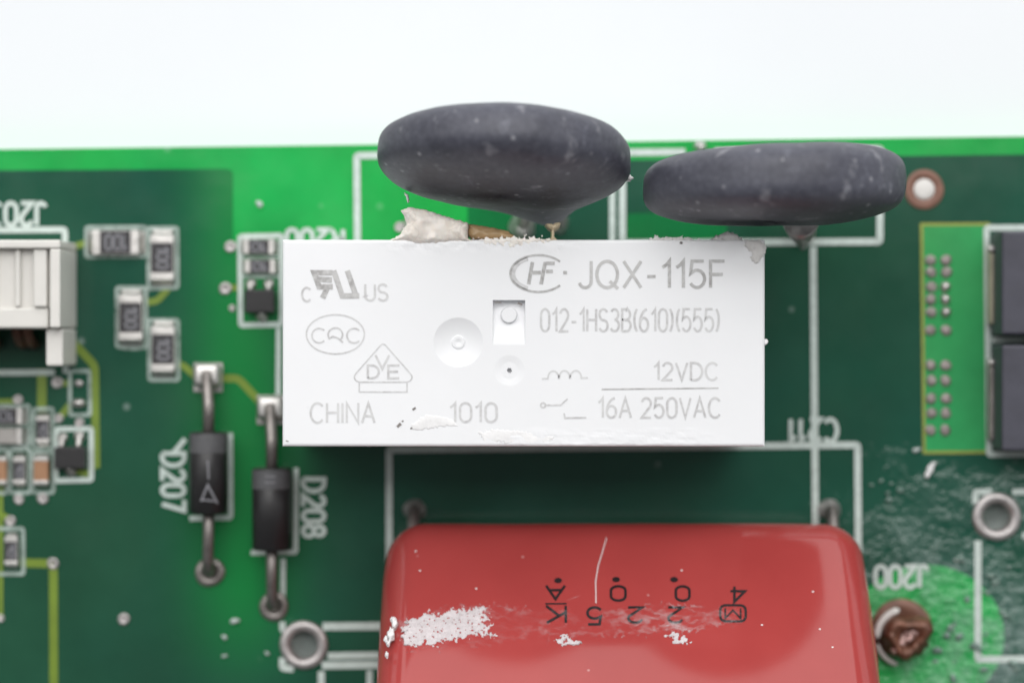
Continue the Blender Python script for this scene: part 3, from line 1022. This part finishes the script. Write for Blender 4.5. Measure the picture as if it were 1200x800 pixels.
varistor('fat charcoal disc varistor leaning back above the cream silicone lump', 590.5, 184.5, 15.6, 7.55, 4.75, 11.0, -2.6, 0, 0.32, 2.6, 1.5,
         [(-1.2, (612, 265)), (1.0, (656, 263))], 2.75, 0.0)
VR2 = varistor('slim scratched grey disc varistor standing upright next to the brown ringed pad', 906.5, 217, 15.8, 7.72, 4.5, 2.0, 1.3, 0, 0.22, 1.8, 0.9,
         [(-1.0, (938, 272)), (0.9, (946, 268))], 3.4, 0.0)
a_, b_ = Vector(P(938, 254, 8.2)), Vector(P(941, 291, 2.2))
mk('drip', tube([a_, a_.lerp(b_, 0.35), a_.lerp(b_, 0.7), b_], [1.25, 0.95, 0.5, 0.16], 18), M['tin'], VR2, smooth=True)
single('glue_shred', 'white glue flake hanging between the tilted varistor and the silicone lump', 'glue',
       blob([(473, 225), (478, 227), (480, 236), (477, 237)], ip(14.2), ib(14.2, 13.2), 0.15, 3, 0.05, 0.6, 0.8, 51.0), M['crumb'], smooth=True)
single('glue_crumb', 'white glue crumb at the rim of the tilted varistor facing the scratched one', 'glue',
       blob([(733, 207), (739, 205), (743, 209), (739, 213), (734, 212)], ip(14.6), ib(14.6, 13.8), 0.25, 3, 0.06, 0.6, 1.2, 55.0), M['crumb'], smooth=True)

# ------------------------------------------------------------------ red film capacitor, leaning with its printed face towards the relay
PHI = math.radians(39)
Fz = 12.2
Fy = P(0, 768, Fz)[1]
Fx = P(737.5, 0, 12)[0]
U = Vector((0, -math.cos(PHI), math.sin(PHI)))       # up the printed face
NRM = Vector((0, math.sin(PHI), math.cos(PHI)))
O = Vector((Fx, Fy, Fz))                              # a point on the face plane


def ray_face(px, py):
    """where the sight line of a photo pixel meets the printed face: (a across, b up the slope)"""
    d = Vector(((px - 600) / (1200 / 36 * FOC), (400 - py) / (1200 / 36 * FOC), -1.0))
    p0 = Vector((0, 0, CAM_Z))
    t = (O - p0).dot(NRM) / d.dot(NRM)
    q = p0 + d * t - O
    return q.x, q.dot(U)


b_low = ray_face(737, 612)[1] - 1.35
CW, CL, CT, CR = 31.7, 23.5, 11.5, 2.6
bc = b_low + CL / 2


def face_h(a, b):
    """gentle crown of the dipped face"""
    u_ = a / (CW / 2)
    w_ = (b - bc) / (CL / 2)
    return 0.30 * (1 - u_ * u_) * (1 - 0.9 * w_ * w_) - 0.30


def cap_pt(a, b, n):
    return tuple(O + Vector((a, 0, 0)) + U * b + NRM * n)


hx, hy, hz = CW / 2, CL / 2, CT / 2


def axis_lines(h, r, m):
    e = [h - r * math.cos(t) if False else h - r + r * k / 8 for k in range(9)]
    mid = list(np.linspace(-(h - r), h - r, m))
    return [-q for q in reversed(e)] + mid[1:-1] + e


bm = bmesh.new()
AX = [axis_lines(hx, CR, 34), axis_lines(hy, CR, 26), axis_lines(hz, CR, 6)]
H3 = (hx, hy, hz)


def warp(p):
    q = [max(-(H3[k] - CR), min(H3[k] - CR, p[k])) for k in range(3)]
    d = Vector((p[0] - q[0], p[1] - q[1], p[2] - q[2]))
    if d.length > 1e-9:
        d = d.normalized() * CR
    r = Vector(q) + d
    # dipped look: narrower towards the lead end, crowned face
    tp = (r.y + hy) / CL
    r.x *= 0.948 + 0.056 * min(1, max(0, tp)) ** 0.5
    if r.z > 0:
        r.z += face_h(r.x, r.y + bc) * min(1, r.z / hz)
    r += d * 0.03 * (1 - min(1, abs(d.z) / CR)) * noise.fractal(r * 0.3, 1.0, 2.0, 2)
    return r


for ax in range(3):
    a1, a2 = [(1, 2), (2, 0), (0, 1)][ax]
    for sg in (-1, 1):
        grid = {}
        for i, s1 in enumerate(AX[a1]):
            for j, s2 in enumerate(AX[a2]):
                p = [0, 0, 0]
                p[ax] = sg * H3[ax]
                p[a1] = s1
                p[a2] = s2
                r = warp(p)
                grid[(i, j)] = bm.verts.new(cap_pt(r.x, r.y + bc, r.z - hz))
        for i in range(len(AX[a1]) - 1):
            for j in range(len(AX[a2]) - 1):
                bm.faces.new([grid[(i, j)], grid[(i + 1, j)], grid[(i + 1, j + 1)], grid[(i, j + 1)]])
bmesh.ops.remove_doubles(bm, verts=bm.verts, dist=0.01)
bmesh.ops.recalc_face_normals(bm, faces=bm.faces)
bm.verts.index_update()
vf = [tuple(v.co) for v in bm.verts], [tuple(v.index for v in q.verts) for q in bm.faces]
bm.free()
capb = Thing('film_capacitor', 'glossy red dipped capacitor with black print leaning beside the white relay', 'capacitor', (Fx, Fy, 0.1))
cbody = mk('body', vf, M['red'], capb, smooth=True)


def on_face(vf2, dz=0.025):
    out = []
    for px, py in vf2[0]:
        a, b = ray_face(px, py)
        out.append(cap_pt(a, b, face_h(a, b) + dz))
    return out, vf2[1]


def face_strokes(name, polys, w, m, closed=False, dz=0.025):
    parts = []
    for k, p in enumerate(polys):
        vv, ff = ribbon(p, w, closed)
        parts.append(on_face((vv, [tuple(reversed(q)) for q in ff]), dz + 0.003 * (k % 4)))
    return mk(name, join(*parts), M[m], capb, cbody)


for s, b in [('K', (640, 709, 663, 729)), ('5', (688, 711, 705, 731)), ('2', (736, 711, 753, 729)), ('2', (783, 711, 800, 729)),
             ('A', (640, 685, 662, 701)), ('0', (716, 686, 733, 703)), ('0', (792, 686, 808, 703)), ('4', (856, 686, 873, 704))]:
    face_strokes('printed_text', stroke_text(s, *b, rot=180), 3.1, 'ink')
face_strokes('printed_rule', [[(639, 706.5), (664, 706.5)]], 1.8, 'ink')
for x, y in ((654, 679), (722, 678), (790, 678)):
    mk('printed_dot', on_face(([(x, y)] + circle(x, y, 4.6, 18, 3.2), [(0, (k + 1) % 18 + 1, k + 1) for k in range(18)])), M['ink'], capb, cbody)
face_strokes('printed_frame', [round_pts([(844, 708), (874, 708), (874, 727), (844, 727)], 7)], 2.8, 'ink', True)
face_strokes('printed_text', stroke_text('M', 850, 711.5, 868, 723.5, rot=180), 2.0, 'ink')
face_strokes('scratch', [[(711, 628), (707, 642), (701, 662), (698, 680), (698.5, 706)]], 2.0, 'film', dz=0.02)
face_strokes('scratch', [[(711, 628), (707, 642), (701, 662), (698, 680), (698.5, 706)]], 0.9, 'crumb', dz=0.032)
face_strokes('scratch', [[(660, 704), (672, 700), (680, 697)]], 0.9, 'film')
for (x, y) in ((487, 643), (558, 688), (492, 666), (893, 731), (961, 735), (799, 667), (976, 756), (953, 691)):
    mk('fleck', on_face(([(x, y)] + circle(x, y, 1.3, 8, 0.9), [(0, (k + 1) % 8 + 1, k + 1) for k in range(8)])), M['crumb'], capb, cbody)


def fp(x, y, h):
    a, b = ray_face(x, y)
    return cap_pt(a, b, face_h(a, b) + h + 0.01)


def fb(x, y):
    a, b = ray_face(x, y)
    return cap_pt(a, b, face_h(a, b) - 0.08)


single('glue_smear', 'thick crusty white glue smear on the red capacitor left of the letter K', 'glue',
       blob([(470, 733), (478, 722), (492, 719), (500, 715), (518, 717), (533, 711), (546, 713), (556, 709), (577, 710), (566, 715), (576, 722), (562, 726), (578, 732), (572, 737), (581, 744), (556, 742), (538, 749), (519, 748), (512, 756), (498, 751), (488, 757), (476, 753), (471, 744)],
            fp, fb, 0.05, 9, 0.06, 0.6, 4.5, 61.0, thr=(0.42, -0.62, 9)), M['smear'], smooth=True)
single('glue_smear', 'small white glue scab on the red capacitor below the letter K', 'glue',
       blob([(650, 750), (658, 744), (664, 742), (672, 749), (683, 753), (676, 757), (660, 756)], fp, fb, 0.10, 4, 0.08, 0.7, 2.0, 67.0, thr=(0.20, -0.30, 9)), M['smear'], smooth=True)
single('glue_smear', 'small white glue scab on the red capacitor below the boxed letter', 'glue',
       blob([(779, 744), (790, 740), (802, 744), (812, 751), (805, 756), (790, 753)], fp, fb, 0.07, 4, 0.07, 0.7, 2.0, 71.0, thr=(0.20, -0.30, 9)), M['smear'], smooth=True)
single('glue_residue', 'thin chalky glue haze rubbed across the black print of the red capacitor', 'glue',
       blob([(464, 722), (500, 712), (545, 705), (590, 706), (640, 712), (720, 712), (800, 706), (840, 708), (876, 712), (872, 730), (810, 742), (740, 745), (650, 752), (600, 752), (540, 758), (480, 762), (466, 748)],
            lambda x, y, h: fp(x, y, 0.032), fb, 0.0, 5, 0.0, 1.5, 6.0, 75.0), M['film'], smooth=True)
cr = []
for (x, y, r) in ((456, 727, 7), (452, 741, 8), (449, 750, 4), (446, 745, 4), (447, 763, 4), (453, 722, 3.2)):
    a, b = ray_face(x + 6, y)
    ctr = Vector(cap_pt(max(a, -hx * 0.995 + 0.1), b, -0.35))
    bm = bmesh.new()
    bmesh.ops.create_icosphere(bm, subdivisions=3, radius=1.0)
    for v in bm.verts:
        k = 1 + 0.5 * noise.fractal(v.co * 1.6 + Vector((x, y, 0)), 1.0, 2.0, 3)
        v.co = ctr + Vector((v.co.x * 0.55, v.co.y * 1.0, v.co.z * 0.8)) * k * (r / 19.0)
    bm.verts.index_update()
    cr.append(([tuple(v.co) for v in bm.verts], [tuple(v.index for v in q.verts) for q in bm.faces]))
    bm.free()
CRL = ['largest white glue crumb on the rounded side of the red capacitor', 'long white glue crumb on the red capacitor side beside the crusty smear'] + ['tiny white glue crumb clinging to the rounded side of the red capacitor'] * 4
for k, c_ in enumerate(cr):
    single('glue_crumb', CRL[k], 'glue', c_, M['crumb'], smooth=True, group='glue crumbs on the red capacitor side')
# leads leave the lower end of the body and drop to the board
for x, y in ((486, 597), (972, 597)):
    a, b = ray_face(x, 640)
    st = Vector(cap_pt(a, b_low + 0.6, -3.4))
    e = Vector(P(x, y, 0.12))
    mk('lead', tube([st, Vector((e.x, (st.y * 0.55 + e.y * 0.45), st.z - 0.4)), Vector((e.x, e.y, max(1.8, st.z - 2.0))), e], 0.42, 12), M['lead'], capb, smooth=True)
    mk('solder_joint', lathe(e.x, e.y, [(0.75, 0.10), (0.62, 0.3), (0.5, 0.6), (0.43, 0.9)], 20, 0.05), M['tin'], board, smooth=True)

# ------------------------------------------------------------------ diodes


def diode(label, x, y_top, y_bot, w, pad, end, mark):
    """axial diode lying along the picture's vertical; pixel places at its axis height"""
    z = 1.75
    s = S(z)
    cx, ytop, _ = P(x, y_top, z)
    _, ybot, _ = P(x, y_bot, z)
    r = w / 2 / s
    th = Thing('axial_diode', label, 'diode', (cx, (ytop + ybot) / 2, 0.1))

    def seg(y0, y1, ra):
        ys = [y0, y0 - 0.10 * 1, y1 + 0.10, y1]
        return tube([(cx, ys[0], z), (cx, ys[1], z), (cx, ys[2], z), (cx, ys[3], z)], [ra * 0.9, ra, ra, ra * 0.9], 40)
    bd = mk('body', seg(ytop, ybot, r), M['black'], th, smooth=True)
    bl = 24 / s
    mk('cathode_band', tube([(cx, ytop - 0.12, z), (cx, ytop - bl, z)], [r * 1.008, r * 1.008], 40, False), M['band'], th, bd, smooth=True)
    px_, py_ = P(pad[0], pad[1], 0.1)[:2]
    mk('lead', tube([(cx, ytop - 0.3, z), (cx, (ytop + py_) / 2, z - 0.05), (px_, py_ + 0.2, z * 0.65), (px_, py_ + 0.55, 0.25)], 0.38, 14), M['lead'], th, smooth=True)
    ex, ey = P(end[0], end[1], 0.1)[:2]
    mk('lead', tube([(cx, ybot + 0.3, z), (cx, ybot - 1.2, z), ((cx * 0.4 + ex * 0.6), ey + 0.9, z * 0.9), (ex, ey + 0.15, z * 0.55), (ex, ey, 0.12)], 0.38, 14), M['lead'], th, smooth=True)
    # square solder land and round land on the board
    hh = 17 / S(0)
    mk('solder_pad', box(px_ - hh, px_ + hh, py_ - hh, py_ + hh, 0.105, 0.16, 0.02), M['tin'], board)
    mk('solder_joint', box(px_ - hh * 0.95, px_ + hh * 0.95, py_ - hh * 0.7, py_ + hh * 0.97, 0.165, 1.25, 0.42, 5), M['solder'], board, smooth=True)
    mk('round_pad', lathe(ex, ey, [(0.98, 0.105), (0.93, 0.2), (0.62, 0.3), (0.5, 0.2), (0.001, 0.16)], 28, 0.03), M['lead'], board, smooth=True)
    # marking wrapped on the barrel
    g = []
    if mark:
        polys = [[(x - 9, y_bot - 14), (x - 1, y_bot - 33), (x + 10, y_bot - 11)], [(x - 8, y_bot - 16), (x + 9, y_bot - 14)], [(x - 1, y_bot - 62), (x, y_bot - 40)]]
    else:
        polys = [[(x - 8, y_bot - 86), (x + 4, y_bot - 86)], [(x - 8, y_bot - 79), (x + 4, y_bot - 79)]]
    for p in polys:
        q = []
        for k in range(len(p) - 1):
            for t in range(6):
                q.append((p[k][0] + (p[k + 1][0] - p[k][0]) * t / 6, p[k][1] + (p[k + 1][1] - p[k][1]) * t / 6))
        q.append(p[-1])
        vv, ff = ribbon(q, 2.2)
        pts = []
        for a, b in vv:
            wx, wy, _ = P(a, b, z + r)
            t = max(-0.98, min(0.98, (wx - cx) / r))
            pts.append((cx + r * 1.02 * t, wy, z + r * 1.02 * math.sqrt(1 - t * t)))
        g.append((pts, [tuple(reversed(q_)) for q_ in ff]))
    mk('marking', join(*g), M['mark'], th, bd)
    return th


diode('black diode with grey band beside the lettering D207', 244.5, 506, 601, 45, (244, 442), (246, 670), True)
diode('black diode with grey band beside the lettering D208', 318.5, 548, 644, 46, (318, 480), (321, 710), False)

# ------------------------------------------------------------------ chip parts


def chip(kind, label, x, y, L, W, vert, text=None, body='coat', hh=0.5, group=None):
    """surface-mount chip; pixel size L x W; vert = long side along picture vertical"""
    cx, cy, _ = P(x, y, 0.3)
    s = S(0.4)
    l, w = L * 0.86 / s, W / s
    th = Thing(kind, label, 'resistor' if kind == 'chip_resistor' else 'capacitor', (cx, cy, 0.12), group)

    def bx(a0, a1, b0, b1, z0, z1, bev=0.0):
        if vert:
            return box(cx + b0, cx + b1, cy + a0, cy + a1, z0, z1, bev)
        return box(cx + a0, cx + a1, cy + b0, cy + b1, z0, z1, bev)
    z0 = 0.12
    if kind == 'chip_resistor':
        bd = mk('body', bx(-l * 0.47, l * 0.47, -w / 2, w / 2, z0, z0 + hh, 0.03), M['ceramic'], th)
        mk('coating', bx(-l * 0.335, l * 0.335, -w * 0.47, w * 0.47, z0 + hh + 0.002, z0 + hh + 0.04, 0.01), M[body], th, bd)
    else:
        bd = mk('body', bx(-l * 0.47, l * 0.47, -w / 2, w / 2, z0, z0 + hh, 0.06), M[body], th)
    for sg in (-1, 1):
        a0, a1 = sorted((sg * l * 0.36, sg * l * 0.51))
        tm = mk('terminal', bx(a0, a1, -w * 0.515, w * 0.515, z0 - 0.005, z0 + hh + 0.03, 0.04), M['solder'], th)
        # solder fillet wedge beyond the terminal
        e0, e1 = sg * l * 0.512, sg * l * 0.64
        q = [(e0, -w * 0.5, 0.115), (e0, w * 0.5, 0.115), (e1, w * 0.45, 0.115), (e1, -w * 0.45, 0.115), (e0, -w * 0.42, z0 + hh * 0.8), (e0, w * 0.42, z0 + hh * 0.8), (e0 + (e1 - e0) * 0.4, w * 0.36, z0 + hh * 0.35), (e0 + (e1 - e0) * 0.4, -w * 0.36, z0 + hh * 0.35)]
        vv = [((cx + b, cy + a, c) if vert else (cx + a, cy + b, c)) for a, b, c in q]
        ff = [(0, 3, 2, 1), (4, 5, 6, 7), (7, 6, 2, 3), (0, 1, 5, 4), (1, 2, 6, 5), (0, 4, 7, 3)]
        mk('solder_fillet', (vv, ff), M['solder'], th, tm)
    if text:
        ts = 0.62
        b_ = (x - W * ts / 2 * 0.8, y - L * 0.20, x + W * ts / 2 * 0.8, y + L * 0.20) if vert else (x - L * 0.20, y - W * ts / 2, x + L * 0.20, y + W * ts / 2)
        mk('marking', stroke_mesh(stroke_text(text, *b_, rot=90 if vert else 180), 2.4, z0 + hh + 0.055), M['mark'], th, bd)
    return th


G = 'chip resistors of the staggered row'
chip('chip_resistor', 'black chip resistor lying sideways at the upper end of the staggered row', 136, 284, 62, 28, False, '100', group=G)
chip('chip_resistor', 'black chip resistor standing end on to the sideways one in the staggered row', 190.5, 302, 60, 27, True, '100', group=G)
chip('chip_resistor', 'black chip resistor beside the kinked green trace of the white connector', 153.5, 372, 60, 27, True, '100', group=G)
chip('chip_resistor', 'black chip resistor whose trace runs to the diode marked D207', 191.5, 409, 60, 27, True, '100', group=G)
chip('chip_resistor', 'small black chip resistor topmost in the outline next to the relay', 303.5, 289, 40, 17, False, '10', hh=0.4)
chip('chip_resistor', 'small grey chip resistor between another chip and the transistor beside the relay', 305, 312, 40, 16, False, '10', hh=0.4)
chip('chip_resistor', 'small pale marked chip resistor above the grey chip at the board cluster', 8, 487, 42, 19, False, '10', hh=0.4)
chip('chip_capacitor', 'small grey chip capacitor under the sideways resistor of the board cluster', 8, 510.5, 42, 18, False, None, 'grey_ceramic', hh=0.55)
chip('chip_resistor', 'small dark chip resistor at the end of the vertical trace from the connector', 50.5, 503, 36, 15, True, '10', hh=0.4)
chip('chip_capacitor', 'tan chip capacitor touching the small transistor outline', 49, 551, 36, 17, True, None, 'tan', hh=0.6)
chip('chip_resistor', 'small pale marked chip resistor between two tan chip capacitors', 23, 551, 36, 14, True, '10', hh=0.4)
chip('chip_capacitor', 'tan chip capacitor cut by the picture edge beside a pale chip resistor', 0, 551, 36, 17, True, None, 'tan', hh=0.6)
chip('chip_resistor', 'lone small chip resistor joined to the long straight trace', 13.5, 645, 38, 15, True, '10', hh=0.4)


def sot(label, x, y, w, h, legs):
    cx, cy, _ = P(x, y, 0.5)
    s = S(0.5)
    th = Thing('small_transistor', label, 'transistor', (cx, cy, 0.12), 'three legged small transistors')
    mk('body', box(cx - w / 2 / s, cx + w / 2 / s, cy - h / 2 / s, cy + h / 2 / s, 0.2, 1.1, 0.09), M['black'], th)
    for (lx, ly, up) in legs:
        px_, py_ = P(lx, ly, 0.2)[:2]
        sg = 1 if up else -1
        y_in = cy + sg * (h / 2 / s) * 0.9
        mk('leg', tube([(px_, y_in, 0.6), (px_, y_in + sg * 0.25, 0.58), (px_, py_ - sg * 0.1, 0.25), (px_, py_ + sg * 0.25, 0.2)], 0.2, 8), M['solder'], th, smooth=True)
        mk('solder_joint', lathe(px_, py_, [(0.36, 0.115), (0.33, 0.25), (0.2, 0.36), (0.001, 0.4)], 16, 0.05), M['solder'], board, smooth=True)


sot('black three legged transistor beside the tan chip capacitor', 83, 536, 36, 25, [(73, 513, True), (93, 511, True), (83, 552, False)])
sot('black three legged transistor below two small chips beside the relay', 305, 353, 35, 27, [(294, 333, True), (315, 333, True), (307, 371, False)])

# ------------------------------------------------------------------ white connector at the left
kz = 7.0
ks = S(kz)
kx = lambda p: P(p, 0, kz)[0]
ky = lambda p: P(0, p, kz)[1]
con = Thing('pin_header', 'white plastic socket connector with open slots beside the lettering J203', 'connector', (kx(20), ky(340), 0.1))
hs = [box(kx(-70), kx(70.5), ky(291), ky(281), 0.12, kz, 0.12), box(kx(58), kx(70.4), ky(384), ky(291.3), 0.12, kz - 0.05, 0.12),
      box(kx(-70), kx(55), ky(384.5), ky(360), 0.12, kz - 0.6, 0.15)]
mk('housing', join(*hs), M['nylon'], con)
mk('floor', box(kx(-70), kx(57.8), ky(359.8), ky(291.4), 0.12, 6.1), M['nylon'], con)
mk('rib', box(kx(38), kx(54), ky(359.6), ky(291.6), 6.11, kz - 0.3, 0.12), M['nylon'], con)
mk('rib', box(kx(16), kx(22), ky(359.6), ky(291.6), 6.11, kz - 0.5, 0.12), M['nylon'], con)
mk('rib', box(kx(-18), kx(-8), ky(359.6), ky(291.6), 6.11, kz - 0.3, 0.12), M['nylon'], con)
mk('leg', box(kx(50), kx(70.2), ky(429), ky(384.7), 0.12, kz - 1.2, 0.15), M['nylon'], con)
mk('leg', box(kx(-70), kx(-50), ky(429), ky(384.7), 0.12, kz - 1.2, 0.15), M['nylon'], con)
for x in (22, 34, -10):
    a, b, _ = P(x, 392, 2.2)
    mk('pin', tube([(a, ky(384.6) + 0.3, 3.0), (a, b, 2.7), (a, b - 0.5, 1.6), (a, b - 0.6, 0.12)], 0.36, 10), M['copper'], con, smooth=True)

# ------------------------------------------------------------------ charcoal blocks at the right edge
for (y0, y1, lab) in [(271, 392, 'charcoal moulded block with beige terminal beside the first row of solder pins'), (404, 528, 'charcoal moulded block with darker terminal beside the lower solder pins')]:
    bz = 4.5
    x0, ya, _ = P(1174, y0, bz)
    x1, yb_, _ = P(1330, y1, bz)
    th = Thing('power_block', lab, 'component', ((x0 + x1) / 2, (ya + yb_) / 2, 0.11))
    mk('body', box(x0, x1, yb_, ya, 0.35, bz, 0.18), M['block'], th)
    a0, b0, _ = P(1160, y0 + 16, 1.5)
    a1, b1, _ = P(1171, y1 - 12, 1.5)
    tm = mk('terminal', box(a0, x0 + 0.3, b1, b0, 0.115, 1.3, 0.12), M['pinplate'] if y0 < 300 else M['lead'], th)
    mk('terminal_edge', box(a0 + 0.28, a0 + 0.42, b1 + 0.1, b0 - 0.1, 1.302, 1.7, 0.03), M['pinplate'], th, tm)
    c = P(1162, y0 + 21, 1.4)
    mk('solder_spot', lathe(c[0], c[1], [(0.26, 1.302), (0.24, 1.45), (0.1, 1.52), (0.001, 1.53)], 14), M['solder'], th, smooth=True)

# ------------------------------------------------------------------ brown stub at J200
c0 = P(1056, 735, 0.1)
mk('brown_ring', lathe(c0[0], c0[1], [(1.95, 0.105), (1.9, 0.2), (1.2, 0.22), (1.1, 0.12), (0.001, 0.115)], 36, 0.03), M['brown_pad'], board, smooth=True)
jt = Thing('wire_stub', 'cut brown copper wire stub with white collar beside the lettering J200', 'wire', (P(1061, 745, 0.1)[0], P(1061, 745, 0.1)[1], 0.12))
cx, cy, _ = P(1063, 745, 1.6)
V, F = [], []
prof = [(1.25, 0.13), (1.42, 0.6), (1.5, 1.2), (1.46, 1.8), (1.25, 2.25), (0.95, 2.4), (0.7, 2.2), (0.45, 1.75), (0.2, 1.65), (0.001, 1.65)]
n = 44
for r, z in prof:
    for k in range(n):
        t = 2 * math.pi * k / n
        tri = 1 + 0.13 * math.cos(3 * (t - 0.5)) + 0.06 * math.cos(2 * t)
        p = Vector((r * tri * math.cos(t), r * tri * math.sin(t), z))
        p += Vector((p.x, p.y, 0.4)).normalized() * 0.42 * noise.fractal(p * 0.9, 1.0, 2.0, 4)
        V.append((cx + p.x, cy + p.y, max(0.13, p.z)))
for i in range(len(prof) - 1):
    for k in range(n):
        F.append((i * n + k, i * n + (k + 1) % n, (i + 1) * n + (k + 1) % n, (i + 1) * n + k))
mk('stub', (V, F), M['copper'], jt, smooth=True)
mk('core', blob([(1044, 760), (1050, 750), (1062, 738), (1074, 733), (1077, 741), (1066, 752), (1054, 765), (1046, 767)], ip(1.7), ib(1.7, 1.5), 0.35, 5, 0.15, 0.8, 1.5, 81.0), simple('pinkish_solder', (0.50, 0.33, 0.30, 1), 0.3, 0.6, 0.3, 1500, bumpd=0.0001), jt, smooth=True)
mk('collar', tube([P(px, py, 1.3) for px, py in arc(1063, 745, 35, 32, 185, 105, 12)], [0.12] + [0.24] * 11 + [0.1], 10), M['ceramic'], jt, smooth=True)
mk('collar', tube([P(px, py, 0.7) for px, py in arc(1060, 745, 33, 34, 195, 255, 10)], [0.1] + [0.16] * 9 + [0.08], 10), M['ceramic'], jt, smooth=True)

# ------------------------------------------------------------------ crumbs of glue and flux on the board
flake = single('glue_flake', 'elongated white flake on the board below the pale pin field', 'glue',
               blob([(1083, 560), (1086, 548), (1093, 540), (1097, 541), (1094, 550), (1088, 561)], ip(0.12), ib(0.12, 0.105), 0.3, 4, 0.05, 1.0, 1.0, 91.0), M['crumb'], smooth=True)
rnd = random.Random(3)
spots = [(1074, 527, 5), (1122, 655, 4), (304, 239, 4), (275, 727, 5), (263, 746, 3.5), (263, 768, 3.5), (313, 765, 3), (415, 615 - 250, 2)]
spots += [(rnd.uniform(1095, 1195), rnd.uniform(650, 798), rnd.uniform(2, 6)) for _ in range(22)]
spots += [(rnd.uniform(1085, 1125), rnd.uniform(715, 775), rnd.uniform(2, 5)) for _ in range(6)]
spots += [(rnd.uniform(1020, 1060), rnd.uniform(560, 600), rnd.uniform(2, 4)) for _ in range(8)]
for k, (x, y, r) in enumerate(spots):
    c = P(x, y, 0.12)
    rr = r / S(0)
    h = rr * 0.55
    vf = lathe(c[0], c[1], [(rr, 0.112), (rr * 0.9, 0.112 + h * 0.6), (rr * 0.5, 0.112 + h), (0.001, 0.112 + h)], 10, 0.22, 1.0, rnd.uniform(0.5, 1.0))
    if k == 0:
        chalk = simple('chalky_speck', (0.50, 0.56, 0.54, 1), 0.4, 0, 0.2, 1500)
        film = simple('dried_flux', (0.16, 0.25, 0.21, 1), 0.12, 0, 0.3, 1500, bumpd=0.0002, spec=0.9)
    mk('flux_spot', vf, chalk if k < 8 else film, board, smooth=True)
